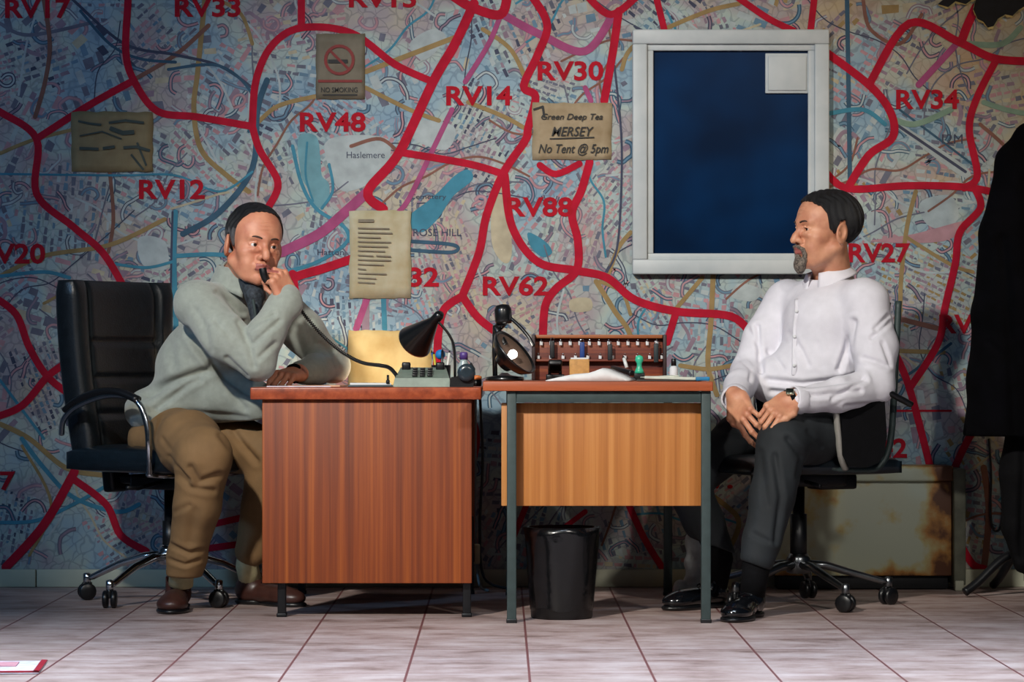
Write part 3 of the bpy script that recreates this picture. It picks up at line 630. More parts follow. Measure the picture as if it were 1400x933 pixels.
def cushion(mb, fn, nu=26, nv=40, mi=0):
    """closed cushion: fn(u,v,side) -> point, side 0 front 1 back"""
    vs = [fn(-1+2*i/nu, j/nv, s) for s in (0, 1) for j in range(nv+1) for i in range(nu+1)]; n = (nu+1)*(nv+1); fs = []
    for j in range(nv):
        for i in range(nu): a = j*(nu+1)+i; fs += [(a, a+1, a+nu+2, a+nu+1), (n+a, n+a+nu+1, n+a+nu+2, n+a+1)]
    ring = list(range(nu+1))+[j*(nu+1)+nu for j in range(1, nv+1)]+[nv*(nu+1)+i for i in range(nu-1, -1, -1)]+[j*(nu+1) for j in range(nv-1, 0, -1)]
    for a, b in zip(ring, ring[1:]+ring[:1]): fs.append((a, b, n+b, n+a))
    return mb.add(vs, fs, mi, True)

# --- executive chair on the left (forward is +X in its own frame)
LC = thing('office_chair', 'high-backed black leather office chair with chrome arms, left of the desks', 'office chair', (-1.10, 9.74, 0), R(-36))
star(LC, .30, [R(a+36) for a in (-124, -52, 20, 92, 164)], .155, m_chrome)
MB().lathe([(.026, .16), (.026, .27), (.02, .27), (.02, .40)], 0, 20).build('gas_column', m_blackmetal, LC, (0, 0, 0))
MB().box((.0, 0, .40), (.24, .14, .05), 0, .012).tube([(.02, -.07, .40), (.04, -.2, .385), (.05, -.26, .39)], .007, 0).box((-.14, 0, .405), (.12, .07, .03), 0, .01).build('tilt_mechanism', m_blackmetal, LC, (0, 0, 0))
def seatfn(u, v, s):
    x = -.24+.50*v; e = 1-abs(u)**6; f = 1-abs(2*v-1)**8; y = .25*u*(.97+.03*f)
    top = .50+.025*(e*f)**.6-.008*math.exp(-((v-.45)/.03)**2)*e; top -= max(0, v-.86)**2*1.6
    return Vector((x, y, top if s == 0 else .445-.012*e*f))
cushion(MB(), seatfn).build('seat', m_leather2, LC, (0, 0, 0))
def backfn(u, v, s):
    z = .47+.60*v; rec = -.195-.035*v-.03*math.sin(v*2.4); e = (1-abs(u)**10)**.5
    w = .245*(.90+.12*v)*(1-max(0, v-.93)*.7)
    cur = .03*u*u
    if s: return Vector((rec-.045-.025*e+cur*.6, w*u, z))
    seam = sum(math.exp(-((v-q)/.014)**2) for q in (.26, .46, .66)) if abs(u) < .66 else 0
    groove = math.exp(-((abs(u)-.68)/.035)**2)
    bul = .028*e*(1-abs(2*v-1)**12)-.012*seam-.014*groove+(.006 if abs(u) > .7 else 0)
    return Vector((rec+bul+cur, w*u, z))
cushion(MB(), backfn, 44, 60).build('backrest', m_leather, LC, (0, 0, 0))
MB().box((-.255, 0, .47), (.05, .09, .22), 0, .012, rot=(0, R(-8), 0)).build('back_support', m_blackmetal, LC, (0, 0, 0))
for s in (-1, 1):
    loop = crom([(.14, s*.25, .435), (.17, s*.285, .50), (.165, s*.292, .60), (.12, s*.295, .675), (.0, s*.295, .69), (-.14, s*.292, .655), (-.215, s*.28, .61), (-.25, s*.255, .56)], 6)
    ar = MB().tube(loop, .010, 0, 10).tube([(.14, s*.26, .435), (.13, s*.12, .425), (.08, 0, .42)], .010, 0, 8).build('armrest', m_chrome, LC, (0, 0, 0))
    MB().tube(crom([(.13, s*.295, .676), (.05, s*.296, .700), (-.04, s*.296, .700), (-.14, s*.293, .672), (-.2, s*.286, .64)], 6), .017, 0, 10, flat=.75).build('arm_pad', m_blackplastic, ar, (0, 0, 0))

# --- low chair on the right
RC = thing('office_chair', 'low-backed black office chair with black sling sides, under the man in the white shirt', 'office chair', (.975, 9.60, 0), R(200))
star(RC, .30, [R(a-200) for a in (-66, 6, 78, 150, -138)], .135, mat('dull_chrome', (120,124,128), .3, 1., .05))
MB().lathe([(.028, .14), (.028, .30), (.02, .30), (.02, .41)], 0, 20).build('gas_column', m_blackmetal, RC, (0, 0, 0))
MB().box((.0, 0, .415), (.26, .2, .045), 0, .012).box((-.12, 0, .405), (.14, .1, .05), 0, .01).tube([(.02, .08, .41), (.03, .22, .40)], .007, 0).build('tilt_mechanism', m_blackmetal, RC, (0, 0, 0))
def seat2(u, v, s):
    x = -.25+.53*v; e = 1-abs(u)**6; f = 1-abs(2*v-1)**10
    return Vector((x, .245*u, (.478+.02*(e*f)**.6-max(0, v-.88)**2*2) if s == 0 else .44-.008*e*f))
cushion(MB(), seat2).build('seat', m_leather2, RC, (0, 0, 0))
def back2(u, v, s):
    z = .49+.50*v; x = -.20-.015*v*v-.02*v+.03*u*u; e = (1-abs(u)**8)**.5; rib = .0035*math.sin(v*60) if s == 0 else 0
    return Vector((x+(.010*e+rib if s == 0 else -.014), .225*u*(.98+.04*v), z))
cushion(MB(), back2, 20, 50).build('backrest', m_blackfab, RC, (0, 0, 0))
for s in (-1, 1):
    MB().tube(crom([(.0, s*.235, .455), (-.12, s*.24, .45), (-.18, s*.24, .47), (-.215, s*.238, .56), (-.232, s*.236, .8), (-.245, s*.232, .995)], 6), .011, 0, 10).build('side_frame', m_steel, RC, (0, 0, 0))
    ar = MB().tube(crom([(-.04, s*.26, .455), (-.01, s*.285, .50), (.012, s*.305, .60), (.022, s*.31, .69), (.01, s*.31, .71)], 6), .011, 0, 10, flat=.8).build('armrest', mat('brushed_aluminium', (150,148,142), .4, .3, .05), RC, (0, 0, 0))
    MB().tube(crom([(.02, s*.31, .712), (-.06, s*.31, .712), (-.15, s*.31, .705), (-.21, s*.31, .68), (-.25, s*.31, .66)], 6), .013, 0, 10, flat=.8).build('arm_pad', m_blackplastic, ar, (0, 0, 0))
    pan = [(.015, .70), (-.155, .70), (-.165, .56), (-.155, .50), (-.135, .475), (-.09, .46), (-.03, .465), (-.01, .50)]
    MB().add([(x, s*.306, z) for x, z in pan]+[(x, s*.298, z) for x, z in pan], [tuple(range(8)), tuple(range(8, 16))[::-1]]+[(i, i+8, (i+1) % 8+8, (i+1) % 8) for i in range(8)]).build('side_panel', m_blackfab, ar, (0, 0, 0))

# ================================================================ desk lamps
m_shade = mat('lamp_black_enamel', (18,20,22), .3, .1, coat=.3); m_inner = mat('lamp_inner_white', (200,190,170), .5)
m_bulb = mat('lit_bulb', (255,236,205), .3, emit=9.); m_bulb2 = mat('lit_bulb_white', (255,250,240), .3, emit=7.)
def shade(apex, mouth, r0, r1, parent, bulbm, energy, col, length_off=0.):
    a, b = Vector(apex), Vector(mouth); ax = (b-a); L = ax.length; M = Matrix.Translation(a) @ ax.to_track_quat('Z', 'Y').to_matrix().to_4x4()
    sh_ = MB().lathe([(.001, -.022), (r0*.7, -.022), (r0, -.012), (r0, .02), (r0*1.15, .03), (r1*.97, L-.006), (r1, L), (r1-.004, L), (r1*.93, L-.01), (r0*.9, .034), (.001, .032)], 0, 32, M, cap=False)
    s_ = sh_.build('lamp_shade', m_shade, parent)
    MB().lathe([(.001, .034), (.012, .034), (.012, .05), (.02, .062), (.024, .078), (.018, .094), (.001, .1)], 0, 18, M, cap=False).build('bulb', bulbm, s_)
    MB().lathe([(r0*.88, .036), (r1*.915, L-.012), (r1*.9, L-.012), (r0*.84, .038)], 0, 32, M, cap=False).build('reflector', m_inner, s_)
    l = bpy.data.lights.new('bulb_light', 'SPOT'); l.energy = energy; l.color = col; l.spot_size = R(110); l.spot_blend = .7; l.shadow_soft_size = .012
    lo = bpy.data.objects.new('bulb_light', l); C.objects.link(lo); lo.location = a+ax*.9; lo.rotation_euler = (-ax).to_track_quat('Z', 'Y').to_euler()
    return s_
L1 = thing('desk_lamp', 'black desk lamp with a conical shade tipped left, on the teak desk', 'desk lamp', (PX(622, 9.75), 9.75, tz))
x1, y1 = PX(622, 9.75), 9.75
shade(P(598, 434, 9.75), P(567, 468, 9.85), .017, .062, L1, m_bulb, 16.0, (1, .8, .55))
MB().tube(crom([(x1, y1, tz+.02), (PX(621, y1), y1, PZ(478, y1)), (PX(614, y1), y1, PZ(458, y1)), (PX(599, y1), y1, PZ(440, y1))], 8), .0045, 0, 10).build('arm', m_shade, L1)
MB().lathe([(.055, 0), (.057, .004), (.055, .014), (.02, .022), (.012, .03)], 0, 28, Matrix.Translation((x1, y1, tz))).build('base', m_shade, L1)
L2 = thing('desk_lamp', 'black desk lamp tilted open to the room, at the left end of the oak desk', 'desk lamp', (PX(690, 9.35), 9.35, rz))
nL = Vector((.70, -.33, .64)).normalized(); cL = P(704, 482, 9.36)
ML = Matrix.Translation(cL) @ nL.to_track_quat('Z', 'Y').to_matrix().to_4x4()
sL = MB().lathe([(.001, -.062), (.03, -.060), (.036, -.045), (.07, -.028), (.086, -.004), (.088, .004), (.084, .004), (.066, -.020), (.030, -.036), (.001, -.036)], 0, 36, ML, cap=False).build('lamp_shade', m_shade, L2)
MB().lathe([(.029, -.0345), (.065, -.0185), (.079, -.002), (.077, -.001), (.062, -.016), (.027, -.031)], 0, 32, ML, cap=False).build('reflector', mat('warm_grey_reflector', (92,74,64), .4), sL)
MB().lathe([(.001, -.035), (.012, -.035), (.010, -.022), (.014, -.014), (.015, -.006), (.010, .002), (.001, .005)], 0, 18, ML, cap=False).build('bulb', m_bulb2, sL)
l = bpy.data.lights.new('bulb_light', 'SPOT'); l.energy = .6; l.color = (1, .9, .75); l.spot_size = R(120); l.spot_blend = .7; l.shadow_soft_size = .012
lo = bpy.data.objects.new('bulb_light', l); C.objects.link(lo); lo.location = cL+nL*.03; lo.rotation_euler = (-nL).to_track_quat('Z', 'Y').to_euler()
MB().tube([P(677, 517, 9.42), P(676, 480, 9.42), P(677, 445, 9.42)], .008, 0, 10).tube(crom([P(678, 448, 9.42), P(682, 456, 9.41), P(690, 472, 9.40)], 5), .012, 0, 10).tube(crom([P(694, 432, 9.41), P(708, 444, 9.39), P(722, 460, 9.37), P(730, 474, 9.36)], 5), .006, 0, 8).build('arm', m_shade, L2)
MB().lathe([(.001, .0), (.024, .0), (.028, .01), (.028, .045), (.022, .06), (.001, .064)], 0, 24, Matrix.Translation(P(689, 443, 9.41)) @ Matrix.Rotation(-.08, 4, 'Y'), cap=False).build('switch_housing', m_shade, L2)
MB().tube([P(679, 450, 9.42), P(689, 440, 9.41)], .014, 0, 10).build('joint', m_shade, L2)
MB().lathe([(.06, 0), (.062, .004), (.06, .012), (.02, .018), (.01, .026)], 0, 28, Matrix.Translation((PX(690, 9.42), 9.42, rz))).build('base', m_shade, L2)

# ================================================================ things on the left desk
def onleft(px, D): return (PX(px, D), D, tz)
m_phone = mat('phone_grey_green', (118,134,122), .45, 0, .1)
ph = thing('telephone', 'grey-green desk telephone with an empty cradle, below the cone lamp', 'telephone', onleft(578, 9.42))
px_, py_ = PX(578, 9.42), 9.42
body = MB(); w2, d2 = .093, .085
body.add([(px_-w2, py_-d2, tz), (px_+w2, py_-d2, tz), (px_+w2, py_+d2, tz), (px_-w2, py_+d2, tz), (px_-w2+.006, py_-d2+.006, tz+.028), (px_+w2-.006, py_-d2+.006, tz+.028), (px_+w2-.02, py_+d2-.01, tz+.062), (px_-w2+.02, py_+d2-.01, tz+.062)],
         [(0, 3, 2, 1), (0, 1, 5, 4), (1, 2, 6, 5), (2, 3, 7, 6), (3, 0, 4, 7), (4, 5, 6, 7)])
body.build('phone_body', m_phone, ph)
for s in (-1, 1): MB().box((px_+s*.055, py_+.055, tz+.065), (.028, .03, .028), 0, .006).build('cradle', m_blackplastic, ph)
kp = MB()
for i in range(4):
    for j in range(3): kp.box((px_-.024+j*.024, py_-.06+i*.022, tz+.036+i*.0072), (.016, .014, .008), 0, .002)
kp.build('keypad', m_blackplastic, ph)
# cord and handset (held by the man)
cord = crom([P(398, 398, 9.42), P(412, 425, 9.42), P(440, 458, 9.42), P(468, 482, 9.40), P(495, 496, 9.38), P(520, 500, 9.37), P(532, 503, 9.38), P(541, 512, 9.39), P(545, 520, 9.40)], 14)
hel = []
for i in range(len(cord)-1):
    a, b = cord[i], cord[i+1]; t = (b-a).normalized(); u = t.cross(Vector((0, 1, 0))).normalized(); v = t.cross(u)
    for k in range(4): q = k*math.pi/2; hel.append(a.lerp(b, k/4)+u*.0042*math.cos(q)+v*.0042*math.sin(q))
MB().tube(hel, .0026, 0, 5).build('cord', m_blackplastic, ph)
hs = thing('telephone_handset', 'black telephone handset held against the mouth of the man in the grey jumper', 'handset', P(362, 372, 9.36))
MB().tube(crom([P(359, 367, 9.345), P(361, 376, 9.345), P(366, 385, 9.355), P(378, 392, 9.385), P(392, 397, 9.40), P(399, 399, 9.415)], 6), [.0125]*5+[.0125]*8+[.010]*18, 0, 12).build('handset_body', m_blackplastic, hs)

td = thing('tape_dispenser', 'black weighted tape dispenser right of the telephone', 'tape dispenser', onleft(628, 9.30))
Q = Matrix.Translation((PX(630, 9.30), 9.30, tz))
MB().prism([(-.035, 0), (.04, 0), (.042, .02), (.046, .058), (.034, .078), (.012, .06), (-.01, .035), (-.034, .026)], -.03, .03, 0, Q).build('dispenser_body', m_blackplastic, td)
MB().lathe([(.012, -.01), (.028, -.01), (.028, .01), (.012, .01)], 0, 24, Q @ Matrix.Translation((.018, -.034, .046)) @ Matrix.Rotation(math.pi/2, 4, 'X')).build('tape_roll', mat('smoky_tape', (40,52,60), .25), td)
pt = thing('pen_pot', 'low dark pen pot behind the telephone', 'pen pot', onleft(603, 9.62)); Q = Matrix.Translation((PX(603, 9.62), 9.62, tz))
MB().lathe([(.03, 0), (.032, .07), (.029, .07), (.027, .006), (.001, .006)], 0, 24, Q, cap=False).build('pot', m_blackplastic, pt)
for i, (dx, dy, tx, ty, c, lb, L_) in enumerate([(-.012, .0, -.12, .1, (200,180,60), 'yellow pencil leaning in the pen pot', .095), (.012, .004, .15, .1, (225,225,220), 'white pen standing in the pen pot', .1), (0, -.012, .05, -.1, (20,20,26), 'black pen standing in the pen pot', .105), (.0, .014, -.3, .05, (40,90,150), 'blue pen leaning in the pen pot', .1)]):
    o = thing('pen', lb, 'pen', (PX(603, 9.62)+dx, 9.62+dy, tz+.008), 0, 'pens in the pot on the teak desk')
    a = Vector((PX(603, 9.62)+dx, 9.62+dy, tz+.01)); b = a+Vector((tx*.1, ty*.1, L_)); MB().tube([a, b], .0042, 0, 8).build('barrel', mat('pen_plastic_%d' % i, c, .35), o)
    MB().tube([b, b+(b-a).normalized()*.008], [.004, .0015], 0, 8).build('tip', m_blackplastic, o)
bb_ = thing('sponge_ball', 'small bright blue ball on the pen pot', 'ball', P(602, 486, 9.60)); bm = bmesh.new(); bmesh.ops.create_icosphere(bm, subdivisions=3, radius=.0165); MB().frombm(bm, 0, True, Matrix.Translation(P(602, 485, 9.62))).build('ball_body', mat('blue_foam', (20,120,190), .6), bb_)
gb = thing('bottle', 'little clear bottle with a purple cap, under the lamp arm', 'bottle', onleft(634, 9.55)); Q = Matrix.Translation((PX(634, 9.55), 9.55, tz))
MB().lathe([(.02, 0), (.022, .01), (.022, .065), (.012, .082), (.012, .088)], 0, 20, Q).build('bottle_body', mat('frosted_plastic', (186,204,206), .25, trans=.4), gb)
MB().lathe([(.0135, .088), (.0135, .108), (.01, .112)], 0, 20, Q).build('cap', mat('purple_cap', (84,60,130), .4), gb)
pp = thing('paper_sheet', 'peach paper sheets lying at the left end of the teak desk', 'paper', onleft(395, 9.28))
MB().box((PX(408, 9.25), 9.25, tz+.002), (.20, .19, .003), 0, 0, rot=(0, 0, .08)).box((PX(430, 9.5), 9.55, tz+.002), (.2, .25, .003), 1, 0, rot=(0, 0, -.1)).build('sheets', [mat('lilac_paper', (205,190,200), .8), mat('peach_paper', (226,176,140), .8)], pp)
cb = thing('clipboard', 'dark clipboard with white sheets in front of the kraft paper', 'clipboard', onleft(505, 9.30))
Q = Matrix.Translation((PX(506, 9.32), 9.34, tz)) @ Matrix.Rotation(.05, 4, 'Z')
MB().box((0, 0, .0035), (.142, .22, .005), 0, .001, M=Q).build('board', mat('clipboard_slate', (58,74,82), .5), cb)
MB().box((0, .01, .0095), (.13, .19, .006), 0, .001, M=Q).build('sheets', m_paper, cb)
MB().box((.055, -.06, .016), (.012, .06, .012), 0, .003, M=Q).tube([Q @ Vector((.055, -.085, .012)), Q @ Vector((.055, -.085, .038))], .004, 0, 8).build('clip', m_blackmetal, cb)

# ================================================================ things on the right desk
def onright(px, D): return (PX(px, D), D, rz)
m_rack = wood('rack_mahogany', (70,26,22), (110,46,30), (160,86,44), 30, .5, 'X')
rk = thing('key_rack', 'long mahogany key rack with two rows of white tags on the oak desk', 'key rack', onright(818, 9.85))
kx0, kx1, kz = PX(727, 9.85), PX(911, 9.85), PZ(458, 9.85)
MB().box(((kx0+kx1)/2, 9.872, (rz+kz)/2), (kx1-kx0, .012, kz-rz), 0, .002).build('back_board', m_rack, rk)
for x in (kx0+.006, kx1-.006): MB().box((x, 9.85, (rz+kz)/2), (.012, .05, kz-rz), 0, .002).build('side_panel', mat('dark_mahogany', (44,22,22), .5), rk)
MB().box(((kx0+kx1)/2, 9.855, kz-.006), (kx1-kx0-.026, .03, .012), 0, .002).build('top_rail', wood('rack_oak', (120,62,28), (150,84,42), (176,106,58), 30, .5, 'X'), rk)
MB().box(((kx0+kx1)/2, 9.852, PZ(493, 9.85)), (kx1-kx0-.026, .03, .008), 0, .002).build('shelf', m_rack, rk)
hookp = []
for row, (py, n, x0, x1) in enumerate([(468, 13, 740, 898), (487, 11, 736, 905)]):
    for i in range(n):
        px = x0+(x1-x0)*i/(n-1); c = P(px, py, 9.857); hookp.append((px, py))
        h = MB().tube([c+Vector((0, .008, .004)), c+Vector((0, -.012, .004)), c+Vector((0, -.014, .009))], .0018, 0, 6).build('hook', m_chrome, rk)
        MB().box(c+Vector((0, -.005, -.004)), (.010, .003, .014 if row == 0 else .012), 0, .0015).build('number_tag', m_paper, h)
for px, py, ll, c, lb in [(755, 478, 24, (16,18,22), 'black leather key fob hanging left in the rack, next to the open lamp'), (796, 479, 22, (26,62,130), 'blue key fob hanging in the rack'), (834, 482, 22, (24,30,34), 'dark grey key fob hanging right of the blue fob'), (897, 483, 26, (26,40,44), 'dark teal key fob hanging at the right end of the rack')]:
    c0 = P(px, py, 9.838); kf = thing('key_fob', lb, 'key fob', c0, 0, 'key fobs in the rack')
    MB().box(c0+Vector((0, 0, 0)), (.016, .007, ll/407), 0, .003).build('fob', mat('fob_%d' % px, c, .5), kf)
    MB().tube([c0+Vector((.006*math.cos(a*.6), -.001, ll/814+.004+.006*math.sin(a*.6))) for a in range(11)], .001, 0, 5).build('ring', m_chrome, kf)
nb = thing('note_box', 'tan cork note box standing in front of the rack', 'box', onright(793, 9.72))
Q = Matrix.Translation((PX(792, 9.72), 9.72, rz)); MB().box((0, 0, .035), (.066, .05, .07), 0, .003, M=Q).build('box_body', mat('cork', (196,146,84), .7, 0, .12, 60), nb)
MB().box((0, 0, .072), (.058, .042, .006), 0, .002, M=Q).build('note_pad', m_paper, nb)
hp = thing('hole_punch', 'black hole punch between the open lamp and the cork box', 'hole punch', onright(760, 9.72)); Q = Matrix.Translation((PX(759, 9.70), 9.70, rz))
MB().box((0, 0, .01), (.06, .09, .02), 0, .004, M=Q).build('base', m_blackplastic, hp); MB().box((0, .01, .045), (.045, .10, .02), 0, .006, rot=(R(-18), 0, 0), M=Q).tube([Q @ Vector((-.018, .03, .015)), Q @ Vector((-.018, .03, .05))], .005).tube([Q @ Vector((.018, .03, .015)), Q @ Vector((.018, .03, .05))], .005).build('lever', m_blackmetal, hp)
# open book of papers
bk = thing('open_binder', 'open stack of white papers curling up in the middle of the oak desk', 'papers', onright(805, 9.2))
prof = [(752, 520), (765, 516.5), (785, 512.5), (805, 511), (815, 508), (824, 504.5), (833, 506), (842, 510), (852, 514), (860, 518), (864, 520.5)]
D_ = 9.12; top = [P(a, b, D_) for a, b in prof]
vs = []; fs = []; nn = len(top)
for yy in (D_-.1, D_+.0, D_+.13):
    for p in top: vs.append((p.x+(yy-D_)*.15, yy, max(rz+.0035, p.z+(-.004 if yy < D_ else 0)+.002)))
for yy in (D_-.1, D_+.0, D_+.13):
    for p in top: vs.append((p.x+(yy-D_)*.15, yy, rz+.0008))
for j in (0, 1):
    for i in range(nn-1): a = j*nn+i; fs += [(a, a+1, a+nn+1, a+nn), (3*nn+a, 3*nn+a+nn, 3*nn+a+nn+1, 3*nn+a+1)]
for i in range(nn-1): fs += [(i, 3*nn+i, 3*nn+i+1, i+1), (2*nn+i, 2*nn+i+1, 5*nn+i+1, 5*nn+i)]
for j in (0, 1): fs += [(j*nn, (j+1)*nn, (4+j)*nn, (3+j)*nn), (j*nn+nn-1, (3+j)*nn+nn-1, (4+j)*nn+nn-1, (j+1)*nn+nn-1)]
MB().add(vs, fs, 0, True).build('pages', m_paper, bk)
def pen(name, label, p0, p1, r, c, cat='pen'):
    o = thing(name, label, cat, p0); MB().tube([p0, Vector(p0).lerp(Vector(p1), .8)], r, 0, 10).build('barrel', mat(name+label[:8], c, .4), o); MB().tube([Vector(p0).lerp(Vector(p1), .8), p1], [r*.95, r*.3], 0, 10).build('tip', m_blackplastic, o)
pen('marker_pen', 'white marker pen leaning against the rack', Vector(P(857, 503, 9.80)), Vector(P(852, 487, 9.82)), .006, (220,224,222))
st_ = thing('rubber_stamp', 'mint green rubber stamp in front of the rack', 'stamp', onright(874, 9.6)); Q = Matrix.Translation((PX(874, 9.6), 9.6, rz))
MB().lathe([(.017, .024), (.013, .034), (.008, .045), (.0085, .056), (.014, .066), (.012, .078), (.003, .083)], 0, 18, Q).build('handle', mat('mint_plastic', (60,190,150), .35), st_)
MB().box((0, 0, .012), (.036, .022, .024), 0, .002, M=Q).build('stamp_base', m_blackplastic, st_)
st2 = thing('stapler', 'black stapler behind the curled papers', 'stapler', onright(852, 9.55)); Q = Matrix.Translation((PX(851, 9.55), 9.55, rz)) @ Matrix.Rotation(.5, 4, 'Z')
MB().box((0, 0, .006), (.022, .12, .01), 0, .003, M=Q).build('base', m_blackplastic, st2); MB().box((0, .0, .032), (.022, .125, .018), 0, .006, rot=(R(8), 0, 0), M=Q).build('arm', m_blackplastic, st2)
fp = thing('folder', 'pale open folder of papers at the right end of the oak desk', 'folder', onright(925, 9.2)); Q = Matrix.Translation((PX(915, 9.15), 9.17, rz)) @ Matrix.Rotation(-.06, 4, 'Z')
MB().box((0, 0, .003), (.20, .26, .004), 0, .001, M=Q).build('cover', mat('folder_dark', (52,50,48), .7), fp); MB().box((.01, .0, .010), (.17, .24, .008), 0, .001, rot=(0, R(1.5), 0), M=Q).box((-.03, 0, .014), (.1, .22, .004), 0, .001, rot=(0, R(-3), .1), M=Q).build('sheets', mat('folder_paper', (196,200,188), .8), fp)
bm_ = thing('eraser', 'blue eraser at the right edge of the oak desk', 'eraser', onright(962, 9.1)); MB().box((PX(961, 9.02), 9.03, rz+.008), (.043, .018, .012), 0, .003).build('rubber', mat('blue_rubber', (28,120,170), .5), bm_)
mo_ = thing('bottle', 'small white correction fluid bottle right of the key rack', 'bottle', onright(921, 9.7)); Q = Matrix.Translation((PX(921, 9.75), 9.75, rz))
MB().lathe([(.013, 0), (.014, .004), (.014, .04), (.008, .048)], 0, 16, Q).build('bottle_body', m_paper, mo_); MB().lathe([(.009, .048), (.008, .07), (.006, .072)], 0, 16, Q).build('cap', m_blackplastic, mo_)
cup = thing('sharpener_tub', 'orange and black sharpener tub in the gap between the two lamps', 'sharpener', onleft(656, 9.5)); Q = Matrix.Translation((PX(652, 9.72), 9.72, tz)); 
MB().lathe([(.014, 0), (.016, .004), (.016, .022)], 0, 16, Q).build('tub', m_blackplastic, cup); MB().lathe([(.0165, .022), (.016, .032), (.006, .036)], 0, 16, Q).build('lid', mat('orange_plastic', (214,120,60), .5), cup)

# ================================================================ rusty cream metal box against the wall
def rustmat():
    m = bpy.data.materials.new('rusty_cream_enamel'); m.use_nodes = True; nt = m.node_tree; b = nt.nodes['Principled BSDF']; L = nt.links.new
    tc = nd(nt, 'ShaderNodeTexCoord'); ge = nd(nt, 'ShaderNodeNewGeometry')
    n1 = nd(nt, 'ShaderNodeTexNoise'); n1.inputs['Scale'].default_value = 9; n1.inputs['Detail'].default_value = 8; L(tc.outputs['Object'], n1.inputs['Vector'])
    sx = nd(nt, 'ShaderNodeSeparateXYZ'); L(tc.outputs['Object'], sx.inputs[0])
    # rust creeps up from the bottom edge and in from the right-hand edge
    a = nd(nt, 'ShaderNodeMapRange'); a.inputs['From Min'].default_value = .11; a.inputs['From Max'].default_value = .0; L(sx.outputs['Z'], a.inputs['Value'])
    c = nd(nt, 'ShaderNodeMapRange'); c.inputs['From Min'].default_value = .19; c.inputs['From Max'].default_value = .27; L(sx.outputs['X'], c.inputs['Value'])
    e = nd(nt, 'ShaderNodeMapRange'); e.inputs['From Min'].default_value = .41; e.inputs['From Max'].default_value = .455; L(sx.outputs['Z'], e.inputs['Value'])
    mx = nd(nt, 'ShaderNodeMath', operation='MAXIMUM'); L(a.outputs[0], mx.inputs[0]); L(c.outputs[0], mx.inputs[1])
    mx2 = nd(nt, 'ShaderNodeMath', operation='MAXIMUM'); L(mx.outputs[0], mx2.inputs[0]); L(e.outputs[0], mx2.inputs[1])
    ad = nd(nt, 'ShaderNodeMath', operation='MULTIPLY_ADD'); L(mx2.outputs[0], ad.inputs[0]); ad.inputs[1].default_value = .36; L(n1.outputs['Fac'], ad.inputs[2])
    rp = nd(nt, 'ShaderNodeValToRGB'); el = rp.color_ramp.elements; el[0].position = .55; el[0].color = (*lin((172,180,162)), 1); el[1].position = .84; el[1].color = (*lin((84,48,26)), 1)
    k = el.new(.64); k.color = (*lin((172,162,116)), 1); k = el.new(.74); k.color = (*lin((160,112,54)), 1)
    L(ad.outputs[0], rp.inputs['Fac']); L(rp.outputs['Color'], b.inputs['Base Color']); b.inputs['Roughness'].default_value = .5; return m
m_rust = rustmat()
BD = 10.24; bx0, bx1 = PX(1060, BD), PX(1302, BD); bzt = PZ(637, BD)
mbx = thing('metal_cabinet', 'low rusty cream enamelled metal cabinet against the wall behind the right chair', 'cabinet', ((bx0+bx1)/2+.0, 10.3, 0))
OB = Vector(((bx0+bx1)/2+.0, BD, 0))
ORG[mbx.name] = Vector(mbx.location)
MB().box(((bx0+bx1)/2, 10.31, (bzt-.055+.05)/2), (bx1-bx0, .12, bzt-.055-.05), 0, .004).build('cabinet_body', m_rust, mbx)
MB().box(((bx0+bx1)/2, 10.305, bzt-.0275), (bx1-bx0+.008, .15, .055), 0, .008).build('rim', m_rust, mbx)
MB().box((bx1+.022, 10.29, bzt/2+.005), (.042, .16, bzt-.03), 0, .005).box((bx1+.02, 10.22, .018), (.03, .03, .036), 1, .004).build('corner_post', [mat('grey_green_post', (92,94,80), .6, 0, .2, 20), m_cream], mbx)
MB().box(((bx0+bx1)/2, 10.32, .028), (bx1-bx0-.02, .10, .05), 0, .002).build('plinth', m_blackmetal, mbx)

# ================================================================ coat stand with coat at the right edge
CD = 9.95
cs = thing('coat_stand', 'dark wooden coat stand at the right edge of the picture', 'coat stand', (PX(1412, CD), CD+.05, 0))
cxs, cys = PX(1412, CD), CD+.06
MB().tube([(cxs, cys, .05), (cxs, cys, 1.52)], .02, 0, 14).lathe([(.001, 1.51), (.03, 1.52), (.022, 1.55), (.001, 1.57)], 0, 14, Matrix.Translation((cxs, cys, 0)), cap=False).build('pole', m_blackmetal, cs)
for i in range(4):
    a = i*math.pi/2+.35
    MB().tube(crom([(cxs, cys, .16), (cxs+.1*math.cos(a), cys+.1*math.sin(a), .13), (cxs+.2*math.cos(a), cys+.2*math.sin(a), .05), (cxs+.25*math.cos(a), cys+.25*math.sin(a), .018)], 5), .015, 0, 10).build('foot', m_blackmetal, cs)
    MB().tube(crom([(cxs, cys, 1.44), (cxs+.04*math.cos(a), cys+.04*math.sin(a), 1.45), (cxs+.06*math.cos(a), cys+.06*math.sin(a), 1.50)], 5), .008, 0, 8).build('hook', m_blackmetal, cs)
m_coat = mat('black_wool_coat', (4,4,7), .95, 0, .3, 12, .3, 400, spec=.08)
def V3(px, py, D): return tuple(P(px, py, D))
fc = Field((PX(1290, CD)-.02, CD-.26, PZ(610, CD)), (PX(1520, CD), CD+.2, PZ(130, CD)), .008)
fc.chain([V3(1440,178,CD-.02), V3(1408,190,CD-.03), V3(1388,222,CD-.04), V3(1368,320,CD-.05), V3(1356,430,CD-.04), V3(1350,520,CD-.04)], [.035,.05,.062,.068,.065,.058], .03)
fc.chain([V3(1440,190,CD), V3(1432,300,CD), V3(1425,430,CD), V3(1418,600,CD)], [.07,.13,.15,.17], .04)
